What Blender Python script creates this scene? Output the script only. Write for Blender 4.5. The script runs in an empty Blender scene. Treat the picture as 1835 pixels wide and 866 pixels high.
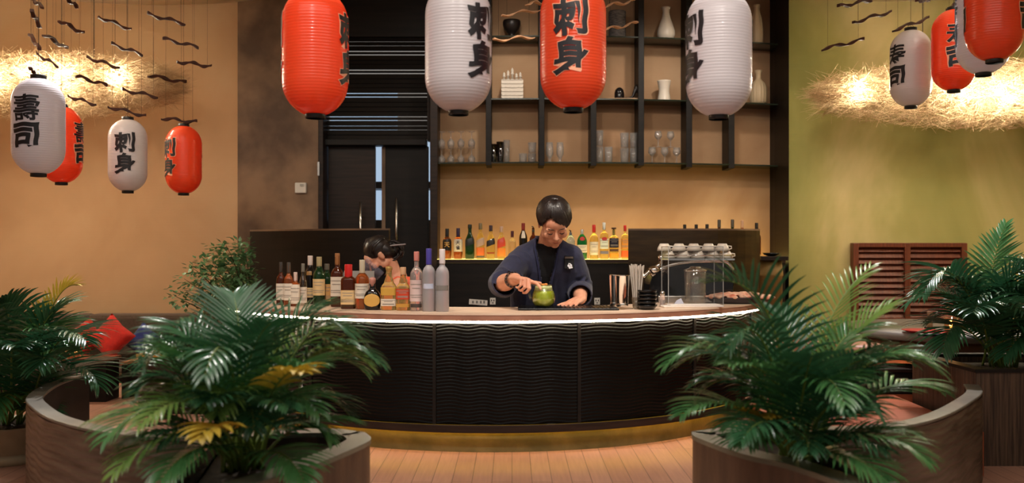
import bpy, bmesh, math, random
from mathutils import Vector, Matrix, noise
PI = math.pi
random.seed(11)
S = bpy.context.scene
COL = S.collection

# ------------------------------------------------------------------ camera
F, YH, H = 1650.0, 445.0, 0.99          # focal length in pixels, horizon row, eye height
cd = bpy.data.cameras.new('camera'); cam = bpy.data.objects.new('camera', cd); COL.objects.link(cam)
cam.location = (0, 0, H); cam.rotation_euler = (PI / 2, 0, 0)
cd.sensor_width = 36; cd.lens = 36 * F / 1835; cd.shift_y = (YH - 433) / 1835
cd.clip_start = 0.05
cd.dof.use_dof = True; cd.dof.focus_distance = 5.0; cd.dof.aperture_fstop = 2.4
S.camera = cam

# ------------------------------------------------------------------ exposure, world, lights
S.view_settings.view_transform = 'Standard'; S.view_settings.look = 'None'
S.view_settings.gamma = 1; S.view_settings.use_curve_mapping = False
S.view_settings.exposure = 0.2
S.cycles.use_denoising = True
S.cycles.max_bounces = 10; S.cycles.transparent_max_bounces = 12
S.cycles.sample_clamp_indirect = 4.0
S.cycles.caustics_reflective = False; S.cycles.caustics_refractive = False
w = bpy.data.worlds.new('world'); S.world = w; w.use_nodes = True
w.node_tree.nodes['Background'].inputs[0].default_value = (1.0, 0.92, 0.84, 1)
w.node_tree.nodes['Background'].inputs[1].default_value = 0.24

def area(loc, target, sx, sy, power, color=(1, .90, .78)):
    l = bpy.data.lights.new('area_light', 'AREA'); l.shape = 'RECTANGLE'; l.size = sx; l.size_y = sy
    l.energy = power; l.color = color
    o = bpy.data.objects.new('area_light', l); COL.objects.link(o); o.location = loc
    o.rotation_euler = (Vector(target) - Vector(loc)).to_track_quat('-Z', 'Y').to_euler()
    return o
def spot(loc, target, power, deg=50, blend=.6, color=(1, .90, .78), size=.06):
    l = bpy.data.lights.new('spot_light', 'SPOT'); l.energy = power; l.color = color
    l.spot_size = math.radians(deg); l.spot_blend = blend; l.shadow_soft_size = size
    o = bpy.data.objects.new('spot_light', l); COL.objects.link(o); o.location = loc
    o.rotation_euler = (Vector(target) - Vector(loc)).to_track_quat('-Z', 'Y').to_euler()
    return o
def point_light(loc, power, color=(1, .85, .6), r=.04):
    l = bpy.data.lights.new('point_light', 'POINT'); l.energy = power; l.color = color; l.shadow_soft_size = r
    o = bpy.data.objects.new('point_light', l); COL.objects.link(o); o.location = loc
    return o
# soft ceiling glow over the front of the room
area((0, 2.2, 2.95), (0, 3.0, 0), 4.5, 1.6, 52)
# ceiling downlights
spot((-0.2, 4.2, 2.98), (0.0, 7.5, 1.4), 50, 62)
spot((0.1, 6.25, 3.04), (0.1, 7.5, 1.3), 38, 95, .8)
spot((1.35, 6.3, 3.04), (1.4, 7.55, 1.3), 38, 95, .8)
spot((1.3, 4.5, 2.90), (1.6, 7.5, 1.5), 38, 56)
spot((0.1, 3.6, 2.98), (0.2, 4.95, 0.8), 170, 40)
spot((-1.0, 3.6, 2.98), (-0.9, 4.9, 0.7), 110, 44)
spot((1.2, 3.5, 2.98), (1.1, 4.8, 0.7), 95, 44)
for x in (-0.75, 0.25, 0.85):
    spot((x * 1.0, 1.7, 2.95), (x, 3.6, 1.7), 52, 40, .7, (1, .92, .86))
spot((-0.9, 4.1, 2.98), (-0.85, 2.85, 0.8), 150, 50, .6, (1, .95, .88))
spot((0.95, 4.1, 2.98), (0.95, 2.85, 0.8), 150, 50, .6, (1, .95, .88))
spot((-1.6, 1.6, 2.98), (-0.85, 2.8, 0.6), 70, 50, .6, (1, .95, .88))
spot((1.6, 1.6, 2.98), (0.9, 2.8, 0.6), 70, 50, .6, (1, .95, .88))
spot((-2.3, 5.2, 2.86), (-2.4, 4.3, 0.6), 300, 50, .6, (.95, .97, 1))
spot((2.3, 5.4, 2.86), (2.45, 4.5, 0.7), 250, 50, .6, (.97, .97, 1))
spot((-3.0, 5.0, 2.86), (-3.0, 7.4, 0.9), 100, 75, .8, (1, .86, .68), .5)
spot((-1.9, 4.6, 2.9), (-2.2, 7.4, 1.5), 65, 60, .8, (1, .87, .7), .5)
spot((2.9, 5.0, 2.9), (3.0, 7.4, 1.0), 110, 75, .8, (1, .92, .74), .5)
spot((1.9, 5.6, 2.9), (2.35, 7.3, 1.4), 60, 50, .8, (1, .78, .55))

# ------------------------------------------------------------------ materials
def lin(c):
    def f(u):
        u /= 255.0
        return u / 12.92 if u <= .04045 else ((u + .055) / 1.055) ** 2.4
    return (f(c[0]), f(c[1]), f(c[2]), 1)
MATS = {}
def mat(name, rgb, rough=.5, metal=0, spec=.5, trans=0, ior=1.45, emit=None, strength=0, rgb2=None, scale=4.0,
        detail=4, bump=0, bscale=60, stretch=(1, 1, 1), coat=0, alpha=1, sheen=0, contrast=(.35, .65), transl=0):
    if name in MATS: return MATS[name]
    m = bpy.data.materials.new(name); m.use_nodes = True; nt = m.node_tree; N = nt.nodes; L = nt.links
    b = N['Principled BSDF']; b.inputs['Base Color'].default_value = lin(rgb)
    b.inputs['Roughness'].default_value = rough; b.inputs['Metallic'].default_value = metal
    b.inputs['Specular IOR Level'].default_value = spec; b.inputs['IOR'].default_value = ior
    b.inputs['Transmission Weight'].default_value = trans; b.inputs['Coat Weight'].default_value = coat
    b.inputs['Alpha'].default_value = alpha
    if sheen: b.inputs['Sheen Weight'].default_value = sheen
    if emit:
        b.inputs['Emission Color'].default_value = lin(emit); b.inputs['Emission Strength'].default_value = strength
    tc = N.new('ShaderNodeTexCoord'); mp = N.new('ShaderNodeMapping'); mp.inputs['Scale'].default_value = stretch
    L.new(tc.outputs['Object'], mp.inputs[0])
    if rgb2:
        n = N.new('ShaderNodeTexNoise'); n.inputs['Scale'].default_value = scale; n.inputs['Detail'].default_value = detail
        r = N.new('ShaderNodeValToRGB'); r.color_ramp.elements[0].color = lin(rgb); r.color_ramp.elements[1].color = lin(rgb2)
        r.color_ramp.elements[0].position, r.color_ramp.elements[1].position = contrast
        L.new(mp.outputs[0], n.inputs[0]); L.new(n.outputs[0], r.inputs[0]); L.new(r.outputs[0], b.inputs['Base Color'])
    if bump:
        n2 = N.new('ShaderNodeTexNoise'); n2.inputs['Scale'].default_value = bscale; n2.inputs['Detail'].default_value = 5
        bp = N.new('ShaderNodeBump'); bp.inputs['Strength'].default_value = bump; bp.inputs['Distance'].default_value = .01
        L.new(mp.outputs[0], n2.inputs[0]); L.new(n2.outputs[0], bp.inputs['Height']); L.new(bp.outputs[0], b.inputs['Normal'])
    if transl:
        t = N.new('ShaderNodeBsdfTranslucent'); t.inputs[0].default_value = lin(rgb)
        mx = N.new('ShaderNodeMixShader'); mx.inputs[0].default_value = transl
        L.new(b.outputs[0], mx.inputs[1]); L.new(t.outputs[0], mx.inputs[2])
        L.new(mx.outputs[0], N['Material Output'].inputs[0])
    MATS[name] = m
    return m
def thin_glass(name, rgb, base=.05, edge=.65, rough=.03, milk=0.0):
    m = bpy.data.materials.new(name); m.use_nodes = True; nt = m.node_tree; N = nt.nodes; L = nt.links
    N.remove(N['Principled BSDF'])
    t = N.new('ShaderNodeBsdfTransparent'); t.inputs[0].default_value = lin(rgb)
    g = N.new('ShaderNodeBsdfGlossy'); g.inputs['Roughness'].default_value = rough
    lw = N.new('ShaderNodeLayerWeight'); lw.inputs[0].default_value = .28
    mr = N.new('ShaderNodeMapRange'); mr.inputs[3].default_value = base; mr.inputs[4].default_value = edge
    mx = N.new('ShaderNodeMixShader'); L.new(lw.outputs['Facing'], mr.inputs[0]); L.new(mr.outputs[0], mx.inputs[0])
    L.new(t.outputs[0], mx.inputs[1]); L.new(g.outputs[0], mx.inputs[2]); out = mx
    if milk:
        d = N.new('ShaderNodeBsdfDiffuse'); d.inputs[0].default_value = lin((225, 222, 218)); m2 = N.new('ShaderNodeMixShader')
        m2.inputs[0].default_value = milk; L.new(mx.outputs[0], m2.inputs[1]); L.new(d.outputs[0], m2.inputs[2]); out = m2
    L.new(out.outputs[0], N['Material Output'].inputs[0]); MATS[name] = m
    return m
def wood_planks(name, c1, c2, plank=.09, axis=0, rough=.4):
    if name in MATS: return MATS[name]
    m = bpy.data.materials.new(name); m.use_nodes = True; nt = m.node_tree; N = nt.nodes; L = nt.links
    b = N['Principled BSDF']; b.inputs['Roughness'].default_value = rough
    tc = N.new('ShaderNodeTexCoord'); mp = N.new('ShaderNodeMapping')
    if axis: mp.inputs['Rotation'].default_value = (0, 0, PI / 2)
    br = N.new('ShaderNodeTexBrick'); br.inputs['Scale'].default_value = 1
    br.inputs['Color1'].default_value = lin(c1); br.inputs['Color2'].default_value = lin(c2)
    br.inputs['Mortar'].default_value = lin([u * .72 for u in c1]); br.inputs['Mortar Size'].default_value = .0022
    br.inputs['Brick Width'].default_value = 1.3; br.inputs['Row Height'].default_value = plank
    n = N.new('ShaderNodeTexNoise'); n.inputs['Scale'].default_value = 5; n.inputs['Detail'].default_value = 6
    m2 = N.new('ShaderNodeMapping'); m2.inputs['Scale'].default_value = (1, 14, 1)
    mx = N.new('ShaderNodeMix'); mx.data_type = 'RGBA'; mx.blend_type = 'MULTIPLY'; mx.inputs[0].default_value = .35
    L.new(tc.outputs['Object'], mp.inputs[0]); L.new(mp.outputs[0], br.inputs[0]); L.new(mp.outputs[0], m2.inputs[0])
    L.new(m2.outputs[0], n.inputs[0]); L.new(br.outputs[0], mx.inputs[6]); L.new(n.outputs[0], mx.inputs[7])
    L.new(mx.outputs[2], b.inputs['Base Color'])
    MATS[name] = m
    return m
def plaster(name, cols, pos, scale=.9, stretch=(1, 1, 1), bump=.06):
    m = bpy.data.materials.new(name); m.use_nodes = True; nt = m.node_tree; N = nt.nodes; L = nt.links
    b = N['Principled BSDF']; b.inputs['Roughness'].default_value = .75; b.inputs['Specular IOR Level'].default_value = .25
    tc = N.new('ShaderNodeTexCoord'); mp = N.new('ShaderNodeMapping'); mp.inputs['Scale'].default_value = stretch
    n = N.new('ShaderNodeTexNoise'); n.inputs['Scale'].default_value = scale; n.inputs['Detail'].default_value = 5
    n.inputs['Distortion'].default_value = .4; n.inputs['Roughness'].default_value = .55
    r = N.new('ShaderNodeValToRGB'); cr = r.color_ramp
    for i, (c, p) in enumerate(zip(cols, pos)):
        e = cr.elements[i] if i < 2 else cr.elements.new(p)
        e.position = p; e.color = lin(c)
    wv = N.new('ShaderNodeTexWave'); wv.wave_type = 'BANDS'; wv.bands_direction = 'Z'; wv.inputs['Scale'].default_value = 26
    wv.inputs['Distortion'].default_value = 3; wv.inputs['Detail'].default_value = 2
    bp = N.new('ShaderNodeBump'); bp.inputs['Strength'].default_value = bump; bp.inputs['Distance'].default_value = .006
    L.new(tc.outputs['Object'], mp.inputs[0]); L.new(mp.outputs[0], n.inputs[0]); L.new(n.outputs[0], r.inputs[0])
    L.new(r.outputs[0], b.inputs['Base Color']); L.new(tc.outputs['Object'], wv.inputs[0]); L.new(wv.outputs[0], bp.inputs['Height'])
    L.new(bp.outputs[0], b.inputs['Normal'])
    return m

# ------------------------------------------------------------------ helpers
def P(px, py, D):                        # a point at pixel (px, py) of the frame and distance D in front of the lens
    return Vector(((px - 917.5) * D / F, D, H - (py - YH) * D / F))
def zat(py, D): return H - (py - YH) * D / F
def xat(px, D): return (px - 917.5) * D / F
ORD = ['first', 'second', 'third', 'fourth', 'fifth', 'sixth', 'seventh', 'eighth', 'ninth', 'tenth', 'eleventh', 'twelfth',
       'thirteenth', 'fourteenth', 'fifteenth', 'sixteenth', 'seventeenth', 'eighteenth', 'nineteenth', 'twentieth',
       'twenty-first', 'twenty-second', 'twenty-third', 'twenty-fourth', 'twenty-fifth']

class MB:
    def __init__(s): s.v = []; s.f = []; s.m = []; s.sm = []; s.cur = 0; s.smooth = True
    def add(s, verts, faces, smooth=None):
        o = len(s.v); s.v += [tuple(p) for p in verts]
        for f in faces:
            s.f.append([i + o for i in f]); s.m.append(s.cur); s.sm.append(s.smooth if smooth is None else smooth)
        return s
    def box(s, c, d, rz=0, M=None):
        a, b, e = d[0] / 2, d[1] / 2, d[2] / 2
        vs = [Vector((x, y, z)) for z in (-e, e) for x, y in ((-a, -b), (a, -b), (a, b), (-a, b))]
        R = M or Matrix.Rotation(rz, 3, 'Z')
        vs = [R @ p + Vector(c) for p in vs]
        return s.add(vs, [(3, 2, 1, 0), (4, 5, 6, 7), (0, 1, 5, 4), (1, 2, 6, 5), (2, 3, 7, 6), (3, 0, 4, 7)], False)
    def lathe(s, prof, n=24, c=(0, 0, 0), M=None, ex=None, dep=1.0):
        c = Vector(c); vs = []; fs = []
        for r, z in prof:
            for k in range(n):
                a = 2 * PI * k / n; ca, sa = math.cos(a), math.sin(a)
                q = 1.0
                if ex: q = 1 / (abs(ca) ** ex + abs(sa) ** ex) ** (1 / ex)
                p = Vector((r * ca * q, r * sa * q * dep, z))
                vs.append((M @ p if M else p) + c)
        m = len(prof)
        for i in range(m - 1):
            for k in range(n):
                k2 = (k + 1) % n
                fs.append((i * n + k, i * n + k2, (i + 1) * n + k2, (i + 1) * n + k))
        if prof[0][0] > 1e-6: fs.append(tuple(reversed(range(n))))
        if prof[-1][0] > 1e-6: fs.append(tuple(range((m - 1) * n, m * n)))
        return s.add(vs, fs)
    def tube(s, pts, rad, n=8, flat=None, cap=True, roundcap=False):
        pts = [Vector(p) for p in pts]
        if not hasattr(rad, '__len__'): rad = [rad] * len(pts)
        rad = list(rad)
        if roundcap:
            d0 = (pts[0] - pts[1]).normalized(); d1 = (pts[-1] - pts[-2]).normalized(); a, b = rad[0], rad[-1]
            p0, p1 = pts[0], pts[-1]
            pre = [(p0 + d0 * a * math.sin(t), a * math.cos(t)) for t in (1.45, 1.1, .7, .35)]
            post = [(p1 + d1 * b * math.sin(t), b * math.cos(t)) for t in (.35, .7, 1.1, 1.45)]
            pts = [p for p, _ in pre] + pts + [p for p, _ in post]
            rad = [r for _, r in pre] + rad + [r for _, r in post]
        vs = []; fs = []; U = None
        for i, p in enumerate(pts):
            t = (pts[min(i + 1, len(pts) - 1)] - pts[max(i - 1, 0)])
            t = t.normalized() if t.length > 1e-9 else Vector((0, 0, 1))
            if U is None:
                U = t.cross(Vector((0, 0, 1)) if abs(t.z) < .9 else Vector((1, 0, 0))).normalized()
            else:
                U = (U - t * U.dot(t)); U = U.normalized() if U.length > 1e-6 else t.orthogonal().normalized()
            W = t.cross(U)
            for k in range(n):
                a = 2 * PI * k / n
                vs.append(p + U * (math.cos(a) * rad[i]) + W * (math.sin(a) * rad[i] * (flat or 1)))
        for i in range(len(pts) - 1):
            for k in range(n):
                k2 = (k + 1) % n
                fs.append((i * n + k, i * n + k2, (i + 1) * n + k2, (i + 1) * n + k))
        if cap:
            fs.append(tuple(reversed(range(n)))); fs.append(tuple(range((len(pts) - 1) * n, len(pts) * n)))
        return s.add(vs, fs)
    def ball(s, c, r, M=None, n=16, m=10):
        if not hasattr(r, '__len__'): r = (r, r, r)
        vs = []; fs = []; c = Vector(c)
        for i in range(m + 1):
            t = PI * i / m; t = min(max(t, .02), PI - .02)
            for k in range(n):
                a = 2 * PI * k / n
                p = Vector((r[0] * math.sin(t) * math.cos(a), r[1] * math.sin(t) * math.sin(a), -r[2] * math.cos(t)))
                vs.append((M @ p if M else p) + c)
        for i in range(m):
            for k in range(n):
                k2 = (k + 1) % n
                fs.append((i * n + k, i * n + k2, (i + 1) * n + k2, (i + 1) * n + k))
        fs.append(tuple(reversed(range(n)))); fs.append(tuple(range(m * n, (m + 1) * n)))
        return s.add(vs, fs)
    def prism(s, outline, z0, z1):
        n = len(outline)
        vs = [(x, y, z0) for x, y in outline] + [(x, y, z1) for x, y in outline]
        fs = [tuple(reversed(range(n))), tuple(range(n, 2 * n))] + [(i, (i + 1) % n, n + (i + 1) % n, n + i) for i in range(n)]
        return s.add(vs, fs, False)
    def strip(s, outer, inner, z0, z1, closed=False):      # a wall between two polylines
        n = len(outer); vs = []
        for (a, b) in zip(outer, inner):
            vs += [(a[0], a[1], z0), (a[0], a[1], z1), (b[0], b[1], z1), (b[0], b[1], z0)]
        fs = []; last = n if closed else n - 1
        for i in range(last):
            j = (i + 1) % n
            for q in range(4):
                q2 = (q + 1) % 4
                fs.append((i * 4 + q, j * 4 + q, j * 4 + q2, i * 4 + q2))
        if not closed: fs += [(0, 1, 2, 3), ((n - 1) * 4 + 3, (n - 1) * 4 + 2, (n - 1) * 4 + 1, (n - 1) * 4)]
        return s.add(vs, fs, False)
    def build(s, name, mats, parent=None, loc=None, world=False, bevel=0, rot=None, recalc=True):
        me = bpy.data.meshes.new(name)
        vs = s.v
        if world and parent is not None:
            o = parent_world(parent); vs = [(a - o.x, b - o.y, c - o.z) for a, b, c in vs]
        elif world and loc is not None:
            vs = [(a - loc[0], b - loc[1], c - loc[2]) for a, b, c in vs]
        me.from_pydata(vs, [], s.f)
        ms = mats if isinstance(mats, (list, tuple)) else [mats]
        for m in ms: me.materials.append(m)
        me.polygons.foreach_set('material_index', s.m); me.polygons.foreach_set('use_smooth', s.sm)
        if recalc:
            b = bmesh.new(); b.from_mesh(me); bmesh.ops.recalc_face_normals(b, faces=b.faces); b.to_mesh(me); b.free()
        return link(name, me, parent, loc, bevel, rot)
def parent_world(o):
    v = o.location.copy()
    while o.parent: o = o.parent; v = v + o.location
    return v
def link(name, me, parent=None, loc=None, bevel=0, rot=None):
    o = bpy.data.objects.new(name, me); COL.objects.link(o)
    if parent is not None: o.parent = parent
    if loc is not None: o.location = loc
    if rot is not None: o.rotation_euler = rot
    if bevel:
        md = o.modifiers.new('bevel', 'BEVEL'); md.width = bevel; md.segments = 2; md.limit_method = 'ANGLE'
        md.harden_normals = False
    return o
def tag(o, label, cat, group=None, kind=None):
    o['label'] = label; o['category'] = cat
    if group: o['group'] = group
    if kind: o['kind'] = kind
    return o
def thing(name, label, cat, loc=(0, 0, 0), rz=0, group=None):
    o = bpy.data.objects.new(name, None); COL.objects.link(o); o.location = loc; o.rotation_euler = (0, 0, rz)
    o.empty_display_size = .05
    return tag(o, label, cat, group)
def struct(o): o['kind'] = 'structure'; return o
def copy_tree(o, parent=None):
    c = o.copy(); COL.objects.link(c)
    if parent is not None: c.parent = parent
    for ch in list(o.children): copy_tree(ch, c)
    return c
def blob(mb, voxel=.004, smooth=4, factor=.5):           # one continuous skin grown over overlapping volumes
    me = bpy.data.meshes.new('blob'); me.from_pydata(mb.v, [], mb.f)
    o = bpy.data.objects.new('blob', me); COL.objects.link(o)
    r = o.modifiers.new('r', 'REMESH'); r.mode = 'VOXEL'; r.voxel_size = voxel; r.use_smooth_shade = True
    sm = o.modifiers.new('s', 'SMOOTH'); sm.iterations = smooth; sm.factor = factor
    dg = bpy.context.evaluated_depsgraph_get(); dg.update()
    out = bpy.data.meshes.new_from_object(o.evaluated_get(dg))
    bpy.data.objects.remove(o); bpy.data.meshes.remove(me)
    out.materials.clear()
    for p in out.polygons: p.use_smooth = True
    return out
def put_mesh(name, me, m, parent):
    o = parent_world(parent)
    me.transform(Matrix.Translation(-o))
    for k in (m if isinstance(m, (list, tuple)) else [m]): me.materials.append(k)
    return link(name, me, parent)
def arc(cx, cy, r, a0, a1, n):
    return [(cx + r * math.sin(a), cy - r * math.cos(a)) for a in [a0 + (a1 - a0) * i / n for i in range(n + 1)]]
def bez(p, n):
    out = []
    for i in range(n + 1):
        t = i / n; u = 1 - t
        out.append(p[0] * u ** 3 + p[1] * 3 * u * u * t + p[2] * 3 * u * t * t + p[3] * t ** 3)
    return out
GL = {}
def glyphs(ch, offset=.03):                               # outline of one character as a mesh of small faces, unit em, centred
    k = (ch, offset)
    if k in GL: return GL[k]
    c = bpy.data.curves.new('glyph', 'FONT'); c.body = ch; c.offset = offset; c.resolution_u = 3
    o = bpy.data.objects.new('glyph', c); COL.objects.link(o)
    dg = bpy.context.evaluated_depsgraph_get(); dg.update()
    me = bpy.data.meshes.new_from_object(o.evaluated_get(dg))
    bm = bmesh.new(); bm.from_mesh(me)
    bmesh.ops.triangulate(bm, faces=bm.faces)
    for ax in (0, 1):
        for i in range(-4, 26):
            co = [0, 0, 0]; co[ax] = i * .05; no = [0, 0, 0]; no[ax] = 1
            bmesh.ops.bisect_plane(bm, geom=bm.verts[:] + bm.edges[:] + bm.faces[:], plane_co=co, plane_no=no)
    bm.verts.index_update()
    xs = [v.co.x for v in bm.verts]; ys = [v.co.y for v in bm.verts]
    cx, cy = (min(xs) + max(xs)) / 2, (min(ys) + max(ys)) / 2; sc = max(max(xs) - min(xs), max(ys) - min(ys))
    vs = [((v.co.x - cx) / sc, (v.co.y - cy) / sc) for v in bm.verts]
    fs = [tuple(v.index for v in f.verts) for f in bm.faces]
    bm.free(); bpy.data.objects.remove(o); bpy.data.curves.remove(c); bpy.data.meshes.remove(me)
    GL[k] = (vs, fs)
    return GL[k]
# ------------------------------------------------------------------ the setting
M_tan = plaster('tan_plaster', [(190, 152, 112), (204, 168, 128), (212, 182, 144)], [.3, .55, .75], .8)
M_back = plaster('back_plaster', [(164, 124, 90), (188, 150, 114), (204, 170, 134)], [.3, .55, .75], 1.0)
M_olive = plaster('olive_plaster', [(140, 138, 78), (164, 156, 94), (206, 186, 134)], [.36, .5, .66], .8, (1, 1, .55))
M_brown = mat('brown_wall_paint', (84, 64, 48), .55, rgb2=(142, 114, 88), scale=2.6, bump=.15, bscale=30)
M_black = mat('black_wood', (17, 13, 11), .5, spec=.3, rgb2=(27, 21, 17), scale=3, stretch=(1, 1, 12))
M_dark = mat('dark_wood', (30, 20, 15), .45, spec=.35, rgb2=(46, 31, 23), scale=4, stretch=(1, 1, 14))
M_ceil = mat('ceiling_paint', (240, 228, 208), .8)
M_ceild = mat('ceiling_dark', (150, 132, 110), .8)
M_floor = wood_planks('floor_boards', (206, 156, 134), (194, 144, 122), .085, 1, .42)
M_pit = mat('bar_floor_tile', (60, 54, 48), .6)
M_steel = mat('brushed_steel', (200, 196, 190), .25, metal=1)
M_chrome = mat('chrome', (225, 222, 218), .08, metal=1)
M_white = mat('white_plastic', (225, 222, 214), .4)
M_blackp = mat('black_plastic', (16, 15, 15), .3)
M_daylight = mat('daylight', (170, 205, 235), .9, emit=(176, 200, 226), strength=.75)
BX, BY = -0.1, 6.05                                       # centre of the round bar
YB = lambda x: 7.5 + .08 * (x - .25) ** 2                 # the shelf wall bows out a little

# floor with the sunken pit behind the bar
bm = bmesh.new()
outer = [(-4.5, .4), (4.5, .4), (4.5, 8.9), (-4.5, 8.9)]
pit = [(x, y) for x, y in arc(BX, BY, 1.22, -PI / 2, PI / 2, 32)] + [(BX + 1.22, 6.17), (BX - 1.22, 6.17)]
def loop(pts, z):
    vs = [bm.verts.new((x, y, z)) for x, y in pts]
    return vs, [bm.edges.new((vs[i], vs[(i + 1) % len(vs)])) for i in range(len(vs))]
vo, eo = loop(outer, 0); vi, ei = loop(pit, 0)
bmesh.ops.triangle_fill(bm, edges=eo + ei, use_beauty=True)
for f in [f for f in bm.faces if (Vector((BX, BY + .05, 0)) - f.calc_center_median()).length < 1.0 and all(v in vi for v in f.verts)]:
    bm.faces.remove(f)
vl, el = loop(pit, -.33)
for i in range(len(pit)):
    j = (i + 1) % len(pit); f = bm.faces.new((vi[i], vi[j], vl[j], vl[i])); f.material_index = 1
f = bm.faces.new(vl); f.material_index = 1
bmesh.ops.recalc_face_normals(bm, faces=bm.faces)
me = bpy.data.meshes.new('floor'); bm.to_mesh(me); bm.free(); me.materials.append(M_floor); me.materials.append(M_pit)
struct(link('floor', me))

xL, xD0, xD1, xS = xat(431, 7.5), xat(570, 7.4), xat(768.5, 7.4), xat(786, 7.4)
b = MB(); b.box((( -4.5 + xL) / 2, 7.58, 1.55), (xL + 4.5, .16, 3.1)); struct(b.build('wall_left', M_tan))
b = MB(); b.box(((xL + xD0) / 2, 7.56, 1.55), (xD0 - xL, .28, 3.1)); struct(b.build('wall_column', M_brown))
b = MB(); b.box((-4.52, 4.75, 1.55), (.1, 8.0, 3.1)); struct(b.build('wall_side_left', M_tan))
b = MB(); b.box((4.52, 4.75, 1.55), (.1, 8.0, 3.1)); struct(b.build('wall_side_right', M_olive))
xC0, xC1 = xat(1388, 7.66), xat(1413, 7.33)
b = MB(); n = 24; x0, x1 = xS - .02, xC1
b.strip([(x0 + (x1 - x0) * i / n, YB(x0 + (x1 - x0) * i / n)) for i in range(n + 1)],
        [(x0 + (x1 - x0) * i / n, YB(x0 + (x1 - x0) * i / n) + .14) for i in range(n + 1)], 0, 3.1)
struct(b.build('wall_back', M_back))
b = MB(); b.prism([(xC0, 7.66), (xC1 + .003, 7.33), (xC1 + .003, 7.9), (xC0, 7.9)], 0, 3.1); struct(b.build('trim_1', M_black))
b = MB(); b.box(((xC1 + 4.5) / 2, 7.43, 1.55), (4.5 - xC1 - .006, .16, 3.1)); struct(b.build('wall_right', M_olive))
b = MB(); b.box((0, 4.75, 3.15), (9.1, 8.1, .1)); struct(b.build('ceiling', M_ceild))
for i, (cx, cy, r) in enumerate([(-2.75, 5.45, 1.86), (2.95, 5.4, 1.8)]):
    b = MB(); b.lathe([(r, 2.92), (r, 3.0), (r - .05, 3.1)], 64, (cx, cy, 0)); struct(b.build('trim_%d' % (i + 2), M_ceil))
# door bay: frame posts, header, louvre, two leaves
zl0, zl1 = zat(252, 7.55), zat(66, 7.55)
b = MB()
b.box(((xS + xat(772.5, 7.4)) / 2, 7.5, 1.55), (xS - xat(772.5, 7.4), .4, 3.1)); b.box(((xS + xD1) / 2 - .02, 7.62, (zl0 + 3.1) / 2), (xS - xD1 + .02, .1, 3.1 - zl0)); struct(b.build('trim_4', M_dark, bevel=.004))
zl0, zl1 = zat(252, 7.55), zat(66, 7.55)
b = MB(); b.box(((xD0 + xD1) / 2, 7.6, (zl1 + 3.1) / 2), (xD1 - xD0, .12, 3.1 - zl1)); struct(b.build('wall_header', M_black))
b = MB(); b.box((xD0 + .02, 7.52, zl1 / 2), (.04, .24, zl1)); struct(b.build('trim_5', M_dark, bevel=.004))
b = MB(); b.box(((xD0 + xD1) / 2, 7.55, zl0 - .02), (xD1 - xD0 - .06, .14, .05)); struct(b.build('trim_6', M_black, bevel=.004))
b = MB(); k = 0; z = zl0 + .03
gap = {2: .012, 4: .019, 9: .020, 11: .007, 14: .024, 16: .007, 18: .022, 20: .011}
Rm = Matrix.Rotation(math.radians(-16), 3, 'X')
while z < zl1:
    b.box(((xD0 + xD1) / 2, 7.58, z), (xD1 - xD0 - .02, .010, .041 - gap.get(k, 0)), M=Rm); z += .0385; k += 1
lv = struct(b.build('window_1', M_black))
xg0, xg1 = xat(673, 7.6), xat(687, 7.6)
b = MB(); b.box(((xD0 + .045 + xg0) / 2, 7.6, zl0 / 2 - .02), (xg0 - xD0 - .045, .05, zl0 - .05)); d1 = struct(b.build('door_1', M_dark, bevel=.004))
b = MB(); b.box(((xg1 + xD1 - .02) / 2, 7.6, zl0 / 2 - .02), (xD1 - .02 - xg1, .05, zl0 - .05)); d2 = struct(b.build('door_2', M_black, bevel=.004))
b = MB(); b.box((xg1 + .006, 7.572, zl0 / 2 - .02), (.03, .02, zl0 - .06)); b.build('edge_strip', M_brown, d2)
for d, px, ya, yb in ((d1, 646, 362, 470), (d2, 710.5, 355, 470)):
    x = xat(px, 7.48); za, zb = zat(yb, 7.48), zat(ya, 7.48)
    h = MB(); h.tube([(x, 7.48, za), (x, 7.48, zb)], .011, 12)
    for zz in (za + .12, zb - .12): h.tube([(x, 7.48, zz), (x, 7.58, zz)], .008, 8)
    h.build('door_handle', M_steel, d)
h = MB(); h.box((xD0 + .008, 7.385, zat(303, 7.4)), (.016, .02, .11)); h.build('hinge', M_steel, d1)
b = MB(); b.box((xat(652, 8.75), 8.75, 1.3), (xat(712, 8.75) - xat(592, 8.75), .04, 2.6)); b.build('window_2', M_daylight)['kind'] = 'structure'
b = MB(); b.box((xat(770.5, 8.7), 8.7, 1.0), (.06, .04, 2.0)); b.build('daylight_strip', M_daylight)['kind'] = 'structure'  # unseen glowing strip added so the gap beside the door shines
b = MB(); b.box((-1.15, 8.3, .62), (1.2, .3, 1.24)); b.box((-1.15, 8.3, 1.55), (1.2, .3, .06)); b.build('trim_7', mat('grey_trim', (120, 126, 134), .6))['kind'] = 'structure'

t = thing('light_switch', 'small white switch box on the dark brown wall left of the doors', 'switch', P(539, 337, 7.41))
b = MB(); b.box((0, 0, 0), (.092, .03, .085)); b.build('box', M_white, t, bevel=.008)
b = MB(); b.box((.012, -.018, .022), (.03, .008, .02)); b.build('rocker', mat('grey_plastic', (180, 178, 172), .4), t, bevel=.003)

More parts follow.
